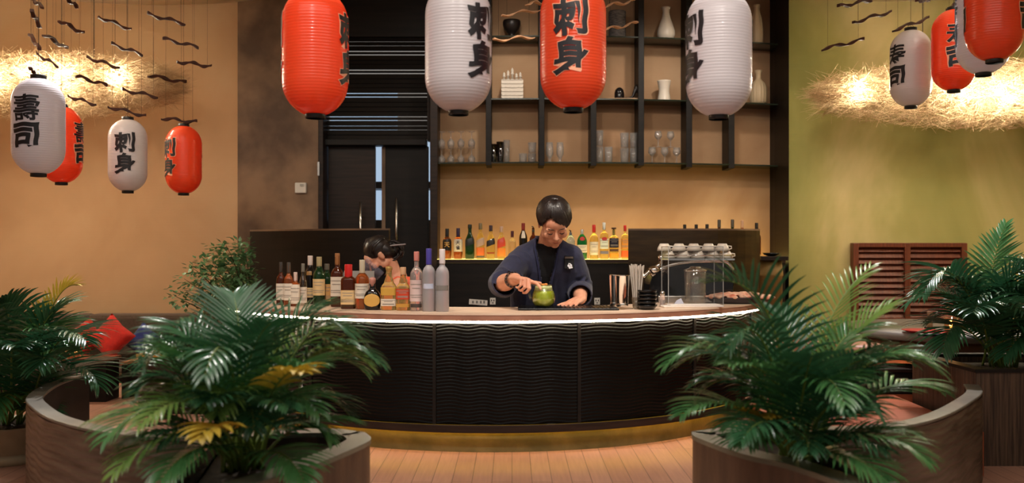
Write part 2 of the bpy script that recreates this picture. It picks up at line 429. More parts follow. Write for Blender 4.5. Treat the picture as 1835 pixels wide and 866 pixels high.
# ------------------------------------------------------------------ shelves on the back wall
ZS = [zat(290, 7.25), zat(175.5, 7.25), zat(63, 7.25)]
M_glassshelf = mat('shelf_glass', (70, 80, 66), .12, spec=.6, trans=.6, rgb2=(60, 72, 58))
def YSH(x): return YB(x) - .25                             # front edge of the shelves
posts = []
for px, wpx, zb in ((874.5, 10, 296), (969.5, 10, 297), (1062.5, 10.5, 297), (1149, 10.5, 296), (1238, 11, 298), (1319, 11, 298)):
    x = xat(px, 7.27); y0 = YSH(x); wd = wpx * 7.3 / F
    b = MB(); zb_ = zat(zb, 7.25)
    b.box((x + wd * 0.1, y0 + .12, (zb_ + 3.1) / 2), (wd, .235, 3.1 - zb_))
    posts.append(x)
    o = b.build('shelf_post', M_black, bevel=.003)
    i = len(posts) - 1
    tag(o, 'black upright fin holding the glass shelves, %s from the left' % ORD[i], 'shelf post', 'upright fins of the glass shelves')
for i, z in enumerate(ZS):
    b = MB(); n = 28; x0, x1 = xS + .002, xC0 - .002
    xs = [x0 + (x1 - x0) * k / n for k in range(n + 1)]
    b.strip([(x, YSH(x) + .004) for x in xs], [(x, YB(x) - .002) for x in xs], z - .011, z)
    o = b.build('glass_shelf', M_glassshelf)
    tag(o, ['lowest dark-edged glass shelf, carrying the drinking glasses', 'middle dark-edged glass shelf, carrying the lattice holder and small ornaments',
            'topmost dark-edged glass shelf, carrying the tall vases and bowl'][i], 'shelf', 'glass shelves of the back wall')

# ------------------------------------------------------------------ back bar cabinet with lit top
t = thing('back_bar_cabinet', 'long black cabinet along the back wall with a glowing yellow top full of bottles', 'cabinet', (.7, 7.2, 0))
b = MB(); n = 20; x0, x1 = xS + .01, xC0 - .01
xs = [x0 + (x1 - x0) * k / n for k in range(n + 1)]
b.strip([(x, YB(x) - .47) for x in xs], [(x, YB(x) - .01) for x in xs], 0, .875); b.build('body', M_black, t, world=True)
M_onyx = mat('lit_onyx', (250, 215, 120), .3, emit=(255, 224, 124), strength=2.0)
b = MB(); b.strip([(x, YB(x) - .44) for x in xs], [(x, YB(x) - .02) for x in xs], .877, .905); b.build('lit_top', M_onyx, t, world=True)['label'] = 'glowing yellow top'
b = MB(); b.strip([(x, YB(x) - .48) for x in xs], [(x, YB(x) - .441) for x in xs], .876, .903); b.build('edge', M_dark, t, world=True)
M_sock = mat('socket_white', (220, 216, 206), .5)
for px in (883, 1070):
    p = P(px, 540, YB(xat(px, 7)) - .47 - .008)
    b = MB(); b.box(p, (.042, .014, .05)); b.cur = 1
    for s in (-1, 1): b.box(p + Vector((s * .009, -.008, .006)), (.007, .004, .014))
    b.box(p + Vector((0, -.008, -.012)), (.014, .004, .006))
    b.build('socket', [M_sock, M_blackp], t, world=True)
p = P(857, 542, YB(-.2) - .48); b = MB(); b.box(p, (.14, .008, .04), M=Matrix.Rotation(.08, 3, 'Y')); b.cur = 1
for k in (-.04, -.01, .02, .045): b.box(p + Vector((k, -.005, .002)), (.012, .004, .02))
b.build('sticker', [M_sock, mat('grey_print', (110, 108, 104), .6)], t, world=True)['label'] = 'white printed sticker'

# ------------------------------------------------------------------ the round bar
ROUT = 1.72
bar = thing('bar_counter', 'curved black bar with carved wavy front, pale top and glowing edge strip', 'bar', (BX, BY - 1.4, 0))
rad = math.radians
A0, A1 = rad(-64), rad(74); NA = 90
M_top = mat('pale_bar_top', (238, 210, 184), .3, rgb2=(226, 194, 168), scale=7, detail=6)
M_edge = mat('bar_edge', (178, 128, 104), .4, rgb2=(160, 112, 90), scale=10)
o_ = arc(BX, BY, ROUT, A0, A1, NA); i_ = arc(BX, BY, 1.235, A0, A1, NA)
b = MB(); b.strip(o_, i_, .674, .682); b.build('counter_top', M_top, bar, world=True)
b = MB(); b.strip(arc(BX, BY, ROUT - .002, A0, A1, NA), arc(BX, BY, 1.24, A0, A1, NA), .648, .674); b.build('top_edge', M_edge, bar, world=True)['label'] = 'pinkish brown edge band'
# carved panels
joints = [-64, -58.4, -34, -9.5, 14.9, 39.3, 63.7, 74]
M_carved = mat('carved_black_wood', (7, 7, 6), .27, spec=.22, rgb2=(11, 10, 9), scale=5, stretch=(1, 1, 6))
ZP0, ZP1 = .145, .632
for a0, a1 in zip(joints, joints[1:]):
    a0 += .28; a1 -= .28
    na = max(8, int((a1 - a0) * 4)); nz = 150; vs = []; fs = []
    for j in range(nz + 1):
        z = ZP0 + (ZP1 - ZP0) * j / nz
        for i in range(na + 1):
            a = rad(a0 + (a1 - a0) * i / na)
            ph = (z + .0045 * math.sin(a * 52 + 2.0 * math.sin(a * 9)) + .004 * noise.noise((a * 7, z * 5, 0)))
            r = 1.650 + .0014 * math.sin(ph * 2 * PI / .0165)
            vs.append((BX + r * math.sin(a), BY - r * math.cos(a), z))
    for j in range(nz):
        for i in range(na):
            q = j * (na + 1) + i; fs.append((q, q + 1, q + na + 2, q + na + 1))
    b = MB(); b.add(vs, fs)
    b.strip(arc(BX, BY, 1.643, rad(a0), rad(a1), na), arc(BX, BY, 1.60, rad(a0), rad(a1), na), ZP0, ZP1)
    b.build('front_panel', M_carved, bar, world=True, recalc=True)
for a in joints[1:-1]:
    b = MB(); b.strip(arc(BX, BY, 1.656, rad(a - .27), rad(a + .27), 2), arc(BX, BY, 1.60, rad(a - .27), rad(a + .27), 2), ZP0, ZP1); b.build('divider', M_black, bar, world=True)
b = MB(); b.strip(arc(BX, BY, 1.668, A0, A1, NA), arc(BX, BY, 1.662, A0, A1, NA), .108, .145); b.build('bottom_rail', M_dark, bar, world=True, bevel=.002)
b = MB(); b.strip(arc(BX, BY, 1.60, A0, A1, NA), arc(BX, BY, 1.28, A0, A1, NA), .11, .648); b.build('carcass', M_black, bar, world=True)
M_plinth = mat('stone_plinth', (126, 112, 74), .55, rgb2=(92, 86, 52), scale=6, bump=.2)
b = MB(); b.strip(arc(BX, BY, 1.585, A0, A1, NA), arc(BX, BY, 1.3, A0, A1, NA), 0, .108); b.build('plinth', M_plinth, bar, world=True)['label'] = 'recessed stone plinth lit yellow'
M_led = mat('led_strip_white', (255, 246, 215), .5, emit=(255, 243, 210), strength=24.0)
M_ledy = mat('led_strip_yellow', (255, 210, 60), .5, emit=(255, 196, 40), strength=17.0)
b = MB(); b.tube([(x, y, .6405) for x, y in arc(BX, BY, 1.706, A0, A1, NA)], .0055, 8); b.build('light_strip', M_led, bar, world=True)['label'] = 'white glowing strip under the top'
b = MB(); b.tube([(x, y, .121) for x, y in arc(BX, BY, 1.622, A0 + .1, A1 - .35, NA)], .004, 6); b.build('light_strip', M_ledy, bar, world=True)['label'] = 'yellow glowing strip above the plinth'

# tall dark screens behind the bar
def screen(pts, label, top=1.125, m=M_dark):
    b = MB(); o = []; inn = []
    for i, (x, y) in enumerate(pts):
        d = Vector((pts[min(i + 1, len(pts) - 1)][0] - pts[max(i - 1, 0)][0], pts[min(i + 1, len(pts) - 1)][1] - pts[max(i - 1, 0)][1])).normalized()
        o.append((x, y)); inn.append((x - d.y * .04, y + d.x * .04))
    b.strip(o, inn, .02, top - .012)
    t = thing('bar_screen', label, 'partition', (pts[0][0], pts[0][1], 0))
    b.build('panel', m, t, world=True)
    b = MB(); b.strip(o, inn, top - .012, top); b.build('top_cap', M_brown, t, world=True)
    b = MB(); b.strip(o, inn, 0, .02); b.build('foot', M_black, t, world=True)
def qb(p0, p1, p2, n=12): return [tuple(Vector(p0) * (1 - t) ** 2 + Vector(p1) * 2 * t * (1 - t) + Vector(p2) * t * t) for t in [i / n for i in range(n + 1)]]
screen(qb((-1.93, 6.78), (-1.35, 6.32), (-.84, 6.28)), 'tall dark wooden screen left of the bar, in front of the doors', m=M_black)
M_bronze = mat('bronze_panel', (56, 42, 26), .3, metal=.35, rgb2=(74, 56, 32), scale=4, stretch=(1, 1, 8))
screen(qb((.80, 6.34), (1.55, 6.2), (1.745, 6.48)), 'tall bronze-brown curved screen behind the coffee machine', m=M_bronze)

# stepped ledge at the right end
t = thing('ledge_unit', 'narrow dark ledge with a tan drum beneath, right of the bronze screen', 'ledge', (1.93, 6.75, 0))
b = MB(); b.box((1.915, 6.86, .915), (.2, .3, .03)); b.build('shelf_board', M_dark, t, world=True, bevel=.003)
b = MB(); b.lathe([(.088, 0), (.088, .78), (.094, .785), (.094, .80), (.08, .9)], 24, (1.915, 6.83, 0)); b.build('drum', mat('tan_drum', (140, 112, 62), .5), t, world=True)
o = MB().lathe([(.02, 0), (.035, .004), (.06, .022), (.066, .026), (.05, .01), (0.001, .008)], 20).build('small_bowl', M_blackp, loc=(1.92, 6.82, .93))
tag(o, 'small dark bowl on the narrow ledge right of the bronze screen', 'bowl')

# ------------------------------------------------------------------ booths: low curved walls, platform, benches, tables
M_wall_l = mat('booth_wall_wood', (66, 52, 42), .4, rgb2=(100, 84, 70), scale=3.5, stretch=(1, 1, 7), bump=.25, bscale=18)
M_rim = mat('booth_rim', (112, 104, 92), .4, rgb2=(92, 86, 76), scale=8)
def smoothpts(pts, n=6):
    out = []
    for i in range(len(pts) - 1):
        p0 = Vector(pts[max(i - 1, 0)]); p1 = Vector(pts[i]); p2 = Vector(pts[i + 1]); p3 = Vector(pts[min(i + 2, len(pts) - 1)])
        for k in range(n):
            t = k / n
            out.append(tuple(.5 * ((2 * p1) + (p2 - p0) * t + (2 * p0 - 5 * p1 + 4 * p2 - p3) * t * t + (3 * p1 - p0 - 3 * p2 + p3) * t ** 3)))
    out.append(tuple(pts[-1])); return out
def offset(pts, d):
    r = []
    for i, (x, y) in enumerate(pts):
        a = pts[max(i - 1, 0)]; c = pts[min(i + 1, len(pts) - 1)]
        v = Vector((c[0] - a[0], c[1] - a[1])).normalized(); r.append((x - v.y * d, y + v.x * d))
    return r
def grooved(b, pts, z0, z1, amp=.0018, period=.026):      # outer face with fine horizontal wavy grooves
    nz = int((z1 - z0) / period * 5); n = len(pts); nrm = offset(pts, -1); vs = []; fs = []; L = 0
    for j in range(nz + 1):
        z = z0 + (z1 - z0) * j / nz; L = 0
        for i, (x, y) in enumerate(pts):
            if i: L += math.hypot(x - pts[i - 1][0], y - pts[i - 1][1])
            ph = z + .005 * math.sin(L * 26 + 1.5 * math.sin(L * 7)); q = amp * (1 + math.sin(ph * 2 * PI / period)) + .0005
            vs.append((x + (nrm[i][0] - x) * q, y + (nrm[i][1] - y) * q, z))
    for j in range(nz):
        for i in range(n - 1):
            q = j * n + i; fs.append((q, q + 1, q + n + 1, q + n))
    b.add(vs, fs)
def booth_wall(path, label, zt=.38):
    pts = smoothpts(path, 14); inn = offset(pts, .055)
    t = thing('booth_wall', label, 'low wall', (pts[len(pts) // 2][0], pts[len(pts) // 2][1], 0))
    b = MB(); b.strip(pts, offset(pts, .03), 0, zt - .012); grooved(b, pts, .002, zt - .014); b.build('outer_panel', M_wall_l, t, world=True)
    b = MB(); b.strip(offset(pts, .031), inn, 0, zt - .012); b.build('inner_panel', M_black, t, world=True)['label'] = 'black inner face'
    b = MB(); b.strip(offset(pts, -.004), offset(pts, .06), zt - .012, zt); b.build('rim', M_rim, t, world=True, bevel=.004)
booth_wall([(-2.12, 4.5), (-2.12, 4.32), (-2.09, 4.1), (-1.99, 3.78), (-1.85, 3.55), (-1.65, 3.3), (-1.41, 3.1), (-1.2, 2.99), (-1.04, 2.96)],
           'low curved dark wooden wall around the left booth')
booth_wall([(1.04, 3.1), (1.2, 3.11), (1.41, 3.21), (1.62, 3.41), (1.85, 3.7), (2.0, 3.92), (2.085, 4.12)],
           'low curved grooved wooden wall around the right booth')
M_soil = mat('dark_soil', (34, 26, 18), .9, rgb2=(58, 44, 30), scale=40, bump=.6, bscale=80)
M_planter = mat('planter_wood', (62, 46, 36), .4, rgb2=(92, 70, 54), scale=3, stretch=(6, 6, 1), bump=.15)
M_ptop = mat('planter_top', (112, 112, 98), .3, rgb2=(84, 88, 76), scale=6)
def TURN(o): return 1 if sum(a[0] * b_[1] - b_[0] * a[1] for a, b_ in zip(o, o[1:] + o[:1])) < 0 else -1
def planter(outline, label, zt=.38, grow=.75):
    c = Vector((sum(p[0] for p in outline) / len(outline), sum(p[1] for p in outline) / len(outline)))
    t = thing('curved_planter', label, 'planter', (c.x, c.y, 0))
    out = smoothpts(outline + [outline[0]], 6)[:-1]
    inn = offset(out + out[:1], -.075 * TURN(out))[:-1]
    b = MB(); b.strip(out, inn, 0, zt - .015, True); b.build('body', M_planter, t, world=True)
    o2 = [tuple(c + (Vector(p) - c) * 1.012) for p in out]
    b = MB(); b.strip(o2, inn, zt - .015, zt, True); b.build('top_rim', M_ptop, t, world=True, bevel=.004)
    b = MB(); b.prism(inn, .02, zt - .035); s = b.build('soil', M_soil, t, world=True)
    return c
PR = planter([(.60, 3.06), (.596, 2.98), (.65, 2.81), (.704, 2.70), (.772, 2.615), (.83, 2.48), (.88, 2.33), (.95, 2.27), (1.0, 2.4), (1.005, 2.75), (.995, 3.0), (.985, 3.16), (.85, 3.17), (.70, 3.12)],
             'tapered dark planter at the left end of the right booth wall')
PL = planter([(-.49, 3.05), (-.455, 2.95), (-.47, 2.85), (-.53, 2.67), (-.60, 2.51), (-.68, 2.37), (-.76, 2.26), (-.86, 2.24), (-.95, 2.38), (-.99, 2.7), (-1.0, 2.9), (-.98, 3.0), (-.75, 3.10), (-.6, 3.11)],
             'tapered dark planter at the right end of the left booth wall')
# left booth
t = thing('sofa', 'long low grey-brown sofa against the tan left wall', 'sofa', (-3.3, 7.1, 0))
M_sofa = mat('sofa_fabric', (88, 72, 60), .9, rgb2=(76, 62, 50), scale=60, bump=.1, bscale=200, sheen=.2)
xs1 = xat(149, 7.15)
for a, c in ((-4.4, xs1 - .006), (xs1 + .006, -2.02)):
    b = MB(); b.box(((a + c) / 2, 7.3, .30), (c - a, .2, .34)); b.build('backrest', M_sofa, t, world=True, bevel=.03)
b = MB(); b.box((-3.2, 6.98, .085), (2.36, .5, .06)); b.build('seat', M_sofa, t, world=True, bevel=.025)
b = MB(); b.box((-3.2, 7.0, .0275), (2.36, .46, .055)); b.build('base', M_black, t, world=True)
def cushion(px, py, half, D, rz, rgb, label, lean=-.25, twist=0):
    me_n = MB(); n = 14; vs = []; fs = []
    for s in (-1, 1):
        for j in range(n + 1):
            for i in range(n + 1):
                u, v = i / n * 2 - 1, j / n * 2 - 1
                h = .30 * half * (max(0, (1 - u ** 4)) * max(0, (1 - v ** 4))) ** .5
                sh = 1 - .10 * (1 - abs(u * v)) * max(abs(u), abs(v)) ** 3
                vs.append((u * sh * half * .72, s * h, v * sh * half * .72))
    m1 = (n + 1) ** 2
    for s in (0, 1):
        for j in range(n):
            for i in range(n):
                q = s * m1 + j * (n + 1) + i; fs.append((q, q + 1, q + n + 2, q + n + 1))
    R = Matrix.Rotation(twist, 3, 'Z') @ Matrix.Rotation(lean, 3, 'X') @ Matrix.Rotation(rz, 3, 'Y')
    me_n.add([R @ Vector(v) for v in vs], fs)
    o = me_n.build('cushion', mat('cushion_%d_%d' % (rgb[0], rgb[2]), rgb, .8, rgb2=[u * .9 for u in rgb], scale=30, bump=.1, bscale=120, sheen=.3), loc=P(px, py, D))
    tag(o, label, 'cushion', 'cushions on the left sofa')
cushion(152, 607, .165, 7.04, .95, (206, 40, 24), 'red cushion half behind the other red cushion and the candle', -.28, .2)
cushion(199, 606, .185, 6.86, .70, (214, 36, 22), 'red cushion standing on its corner, in front of the other red one', -.25, -.05)
cushion(258, 612, .15, 6.95, .62, (40, 56, 130), 'dark blue cushion to the right of the red ones', -.25, -.1)
t = thing('low_table', 'low black table with a wooden top edge and a candle glass on it', 'table', (-3.0, 6.1, 0))
b = MB(); b.box((-3.0, 6.02, .13), (.78, .20, .26)); b.build('body', M_black, t, world=True, bevel=.004)
b = MB(); b.box((-3.0, 6.02, .27), (.80, .22, .02)); b.build('table_top', mat('table_top_wood', (96, 62, 48), .25), t, world=True, bevel=.003)
o = MB().prism([(-2.565, 6.05), (-2.26, 6.68), (-2.54, 6.68), (-2.565, 6.36)], 0, .222).build('bench_plinth', M_black)
t = thing('low_bench', 'low dark bench with an oak top edge beside the black table', 'bench', (-2.5, 6.4, 0)); o.parent = t; o.location = (2.5, -6.4, 0); o.name = 'body'
b = MB(); b.prism([(-2.57, 6.04), (-2.25, 6.685), (-2.54, 6.685), (-2.57, 6.36)], .222, .24); b.build('seat_top', mat('oak_edge', (176, 124, 84), .4), t, world=True)
t = thing('low_bench', 'dark box bench with a yellow-lit top behind the left front palm', 'bench', (-2.0, 5.6, 0))
b = MB(); b.box((-2.0, 5.62, .17), (.46, .26, .34)); b.build('body', M_dark, t, world=True, bevel=.004)
b = MB(); b.box((-2.0, 5.62, .35), (.48, .28, .02)); b.build('seat_top', mat('yellow_lit_wood', (206, 160, 70), .35), t, world=True, bevel=.004)  # yellow light is painted into the colour of this top
# right booth
plat = [(2.05, 4.0), (1.9, 3.84), (1.66, 3.55), (1.46, 3.34), (1.22, 3.22), (1.1, 3.3), (1.2, 4.1)]
plat += [(x, y) for x, y in arc(BX, BY, 1.86, rad(46), rad(86), 10)] + [(1.9, 6.6), (4.4, 6.6), (4.4, 5.02), (2.08, 5.02)]
b = MB(); b.prism(plat, 0, .19); o = b.build('floor_platform', wood_planks('platform_boards', (196, 106, 70), (168, 86, 58), .1, 0, .4)); struct(o)
def stool(px, D, top, r, label):
    x = xat(px, D); t = thing('round_stool', label, 'stool', (x, D, .19), 0, 'round stools of the right booth')
    b = MB(); b.lathe([(.02, top - .105), (r - .015, top - .105), (r, top - .09), (r, top - .025), (r - .012, top - .006), (r - .04, top), (.001, top)], 32, (0, 0, -.19))
    b.build('seat', mat('stool_leather', (150, 86, 52), .5, rgb2=(128, 70, 42), scale=12), t)
    b = MB(); b.lathe([(r * .82, 0), (r * .82, .02), (r * .7, .03), (r * .7, top - .3)], 24); b.build('base', M_black, t)
stool(1532, 4.62, .515, .145, 'brown round stool by the grey table, right of the yellow wall strip')
stool(1425, 5.05, .49, .15, 'tan round stool half hidden behind the right front palm')
t = thing('round_table', 'grey-topped round table in the right booth, laid with red plates', 'table', (2.6, 5.53, .19))
b = MB(); b.lathe([(.001, .282), (.58, .282), (.60, .292), (.60, .322), (.59, .33), (.001, .33)], 64); b.build('table_top', mat('grey_table_top', (140, 134, 128), .3, rgb2=(124, 118, 112), scale=6), t)
b = MB(); b.lathe([(.545, .17), (.55, .282)], 64); b.lathe([(.53, .17), (.535, .282)], 64); b.build('apron', mat('apron_wood', (112, 74, 50), .45), t)
b = MB(); b.lathe([(.26, 0), (.26, .02), (.06, .03), (.06, .282)], 32); b.build('pedestal', M_black, t)
t = thing('low_bench', 'low black bench standing in front of the grey round table', 'bench', (2.12, 4.95, .19))
b = MB(); b.box((-.03, .2, .06), (.36, .22, .12)); b.build('body', M_black, t, bevel=.004)
b = MB(); b.box((-.03, .2, .13), (.38, .24, .02)); b.build('seat_top', M_dark, t, bevel=.004)
t = thing('box_planter', 'tall dark box planter of grained wood at the right edge', 'planter', (2.7, 4.55, 0))
M_grain = mat('grained_planter', (52, 38, 30), .5, rgb2=(96, 76, 60), scale=7, stretch=(14, 14, .6), bump=.35, bscale=14)
out = [(2.105, 4.18), (3.3, 4.18), (3.3, 4.84), (2.105, 4.84)]; inn = [(2.16, 4.235), (3.245, 4.235), (3.245, 4.785), (2.16, 4.785)]
b = MB(); b.strip(out, inn, 0, .425, True); b.build('body', M_grain, t, world=True)
b = MB(); b.strip([(x + (-.006 if x < 2.5 else .006), y + (-.006 if y < 4.5 else .006)) for x, y in out], inn, .425, .44, True); b.build('top_rim', M_black, t, world=True)
b = MB(); b.prism(inn, .05, .40); b.build('soil', M_soil, t, world=True)
# shutters on the olive wall
t = thing('louvred_shutter', 'pair of reddish wooden louvred shutters on the olive wall', 'shutter', P(1628, 578, 7.3))
M_shut = mat('shutter_wood', (110, 56, 34), .45, rgb2=(86, 42, 26), scale=5, stretch=(14, 1, 1))
x0, x1, z0, z1 = xat(1527, 7.3), xat(1731, 7.3), zat(578, 7.3), zat(436, 7.3); xm = (x0 + x1) / 2 - .02
b = MB()
for x in (x0 + .022, xm, x1 - .022): b.box((x, 7.31, (z0 + z1) / 2), (.044, .07, z1 - z0))
for z in (z0 + .02, z1 - .015): b.box(((x0 + x1) / 2, 7.312, z), (x1 - x0 - .004, .066, .035))
b.build('frame', M_shut, t, world=True, bevel=.003)
Rs = Matrix.Rotation(rad(-35), 3, 'X')
for a, c in ((x0 + .044, xm - .022), (xm + .022, x1 - .044)):
    b = MB(); k = z0 + .055
    while k < z1 - .04:
        b.box(((a + c) / 2, 7.315, k), (c - a, .012, .05), M=Rs); k += .0475
    b.build('slat_panel', M_shut, t, world=True)
b = MB(); b.box(((x0 + x1) / 2, 7.346, (z0 + z1) / 2), (x1 - x0 - .02, .006, z1 - z0 - .02)); b.build('backing', M_blackp, t, world=True)
# ------------------------------------------------------------------ lanterns
M_red = mat('red_lantern_paper', (250, 90, 50), .27, spec=.5, coat=.25, transl=.35)
M_wht = mat('white_lantern_paper', (218, 211, 214), .25, spec=.55, coat=.25, transl=.3)
M_ink = mat('black_ink', (20, 16, 22), .5)
M_halo_r = mat('glyph_halo_warm', (250, 176, 140), .5)
M_cap = mat('lantern_ring_black', (22, 18, 18), .45)
M_cord = mat('dark_cord', (40, 30, 24), .8)
CEIL = 3.1
def lantern_profile(R, Hh):
    prof = []; n = 168
    for i in range(n + 1):
        t = -1 + 2 * i / n; z = t * Hh
        e = max(0.0, (abs(t) - .46) / .54)
        q = (1 - e ** 2.3) ** .74 if e < 1 else 0
        r = R * (.31 + .69 * q)
        r += R * .008 * (abs(math.sin(i * PI / 4)) - .5)
        prof.append((r, z))
    return prof
def prof_r(R, Hh, z):
    t = abs(z / Hh); e = max(0.0, (t - .46) / .54)
    return R * (.31 + .69 * ((1 - e ** 2.3) ** .74 if e < 1 else 0)) + R * .012
def ceil_z(x, y):
    for cx, cy, r in ((-2.75, 5.45, 1.86), (2.95, 5.4, 1.8)):
        if math.hypot(x - cx, y - cy) < r: return 2.92
    return 3.1
def lantern(px, wpx, ybot, color, chars, ang, label, ratio=1.92, dia=.26, group='paper lanterns', tilt=0, stick=None):
    D = dia * F / wpx; R = dia / 2; Hh = R * ratio
    zb = zat(ybot, D); c = Vector((xat(px, D), D, zb + Hh))
    t = thing('paper_lantern', label, 'lantern', c, 0, group)
    b = MB(); b.lathe(lantern_profile(R, Hh), 56, (0, 0, 0)); shade = b.build('lantern_shade', M_red if color == 'r' else M_wht, t)
    for s, nm in ((-1, 'bottom_ring'), (1, 'top_ring')):
        b = MB(); z = s * (Hh + .005); r = R * .29
        b.lathe([(r, z - .012), (r + .002, z - .011), (r + .002, z + .014), (r, z + .015), (r - .008, z + .013), (r - .008, z - .010)][::1] + [(r, z - .012)], 32)
        b.build(nm, M_cap, t)
    wr = []
    size = R * 1.08
    base = math.atan2(c.x, c.y)                            # the lettering turns relative to the line of sight
    for sgn in (0, PI):
        for k, ch in enumerate(chars):
            for off, m, lift, nm in ((.036, M_ink, .0022, 'lettering'),) + (((.054, M_halo_r, .0012, 'lettering_outline'),) if color == 'r' else ()):
                vs, fs = glyphs(ch, off * (.45 if ch in '壽寿' else 1)); out = []
                s2 = size * (1.0 if off < .05 else 1.06)
                for u, v in vs:
                    u2 = u + .016 * math.sin(v * 11 + k) + .08 * u * v; v2 = v + .02 * math.sin(u * 9 + k * 2) + .05 * u
                    z = (.58 - k * 1.16 + .06) * R * .98 + v2 * s2
                    a = ang + sgn + u2 * s2 / R
                    r = prof_r(R, Hh, z) + lift
                    out.append((r * math.sin(a - base), -r * math.cos(a - base), z))
                wr.append((nm, m, out, fs, sgn))
    for nm, m in (('lettering', M_ink), ('lettering_outline', M_halo_r)):
        for k in (0, PI):
            b = MB()
            for n_, m_, out, fs, sg in wr:
                if n_ == nm and sg == k: b.add(out, fs)
            if b.v: b.build(nm, m, shade, recalc=False)
    b = MB(); top = ceil_z(c.x, c.y) - c.z
    b.tube([(0, 0, Hh + .005), (0, 0, top)], .0011, 6); b.tube([(-R * .28, 0, Hh + .006), (0, 0, Hh + .05), (R * .28, 0, Hh + .006)], .0014, 5); b.build('cord', M_cord, t)
    return c, Hh
SA, SU, SO = '刺身', '寿司', '壽司'
lantern(565, 116, 205, 'r', SA, 1.28, 'large red paper lantern leftmost in the front row, lettering at its right edge')
lantern(821.5, 119, 199, 'w', SA, .78, 'large white paper lantern left of the middle red one, lettering on its right side')
lantern(1027, 118, 194, 'r', SA, -.10, 'large red paper lantern in the middle with black characters facing front')
lantern(1288, 116, 207, 'w', SA, -1.0, 'large white paper lantern rightmost in the front row, lettering on its left side')
lantern(69, 88, 311, 'w', SO, -.50, 'white paper lantern at far left, in front of a red one', dia=.245)
lantern(110, 70, 327, 'r', SO, 1.15, 'red paper lantern half hidden behind the white one at far left', dia=.245)
lantern(229, 66, 342, 'w', SA, -.18, 'small white paper lantern hanging alone before the tan wall', dia=.245)
lantern(329, 62, 346, 'r', SA, -.98, 'small red paper lantern nearest the dark column on the left', dia=.245)
lantern(1632, 70, 190, 'w', SU, -.78, 'small white paper lantern leftmost of the right hand cluster', dia=.245)
lantern(1709, 74, 161, 'r', SU, .22, 'red paper lantern partly covered by the white one, in the right hand cluster', dia=.245)
lantern(1762, 90, 131, 'w', SU, 1.5, 'white paper lantern sandwiched between two red ones at the right')
lantern(1782, 97, 107, 'r', SU, 1.45, 'frontmost red paper lantern at the top right')

# ------------------------------------------------------------------ wavy sticks on strings
M_stick = mat('dark_wavy_wood', (70, 37, 27), .6, spec=.25, rgb2=(46, 25, 19), scale=20)
M_stick_lit = mat('front_lit_wavy_wood', (196, 150, 112), .5, rgb2=(176, 130, 94), scale=20)  # paler copy of the stick wood, front light put into its colour
def stick(p0, p1, D0, D1, m, label, group, th=.016, waves=1.6, ph=0):
    a, c = P(p0[0], p0[1], D0), P(p1[0], p1[1], D1)
    t = thing('hanging_stick', label, 'stick', (a + c) / 2, 0, group)
    L = (c - a).length; pts = []; up = Vector((0, 0, 1))
    for i in range(25):
        s = i / 24; pts.append(a + (c - a) * s + up * (.0085 * math.sin(s * waves * 2 * PI + ph)))
    d = (c - a).normalized(); side = d.cross(up).normalized()
    vs = []; fs = []
    for i, p in enumerate(pts):
        h = th * (.75 + .25 * math.sin(i * .9 + ph))
        for sy, sz in ((-1, -1), (1, -1), (1, 1), (-1, 1)): vs.append(p + side * (sy * .012) + up * (sz * h * .6))
    for i in range(24):
        for k in range(4):
            k2 = (k + 1) % 4; fs.append((i * 4 + k, i * 4 + k2, i * 4 + 4 + k2, i * 4 + 4 + k))
    fs += [(3, 2, 1, 0), (96, 97, 98, 99)]
    b = MB(); b.add(vs, fs, False); b.build('rod', m, t, world=True, bevel=.002)
    for s in (3, 21):
        q = pts[s]; b = MB(); b.tube([q + up * .004, Vector((q.x, q.y, ceil_z(q.x, q.y)))], .0007, 5); b.build('string', M_cord, t, world=True)
k_ = 2.165
LS = [(116, -5, 138, 12), (105, 36, 150, 60), (58, 0, 76, 12), (57, 20, 72, 49), (53, 61, 71, 88), (176, 30, 235, 53), (264, 25, 332, 43),
      (78, 61, 120, 87), (199, 79, 256, 98), (291, 69, 356, 85), (65, 97, 105, 119), (157, 103, 213, 121), (317, 110, 379, 119), (54, 119, 68, 141),
      (135, 136, 192, 153), (266, 135, 333, 148), (55, 150, 88, 155), (92, 156, 115, 171), (219, 161, 283, 174), (121, 172, 173, 188), (193, 191, 262, 208), (289, 212, 353, 219)]
LS = sorted(LS, key=lambda s: (s[1] + s[3]))
for i, s in enumerate(LS):
    stick(s[:2], s[2:], 5.65 + .35 * random.random(), 5.75 + .35 * random.random(), M_stick,
          'dark wavy stick on strings, %s from the top in the left hanging cluster' % ORD[i], 'dark sticks over the left booth', .017, 1.6, i * .8)
RS = sorted([(1502, 12, 1561, 0), (1529, 40, 1596, 21), (1474, 88, 1547, 71), (1601, 54, 1663, 33), (1643, 1, 1664, 0), (1698, 20, 1722, 2)], key=lambda s: s[1] + s[3])
for i, s in enumerate(RS):
    stick(s[:2], s[2:], 5.6, 5.75, M_stick, 'dark wavy stick on strings, %s from the top in the right hanging cluster' % ORD[i], 'dark sticks over the right booth', .017, 1.6, i)
CS = [((884, 72), (957, 66), 'lowest of the pale ones, just right of the left white lantern'), ((899, 27), (971, 17), 'reaching left from the middle red lantern, above the dark bowl'),
      ((943, 6), (980, 4), 'topmost of the pale ones, left of the middle red lantern'), ((1086, 10), (1137, 2), 'upper of the two right of the middle red lantern'),
      ((1086, 53), (1142, 41), 'lower of the two right of the middle red lantern')]
for i, (a, c, tx) in enumerate(CS):
    stick(a, c, 4.55, 4.65, M_stick_lit, 'pale wavy stick, ' + tx, 'pale sticks over the bar', .009, 1.5, 2.2 + i)

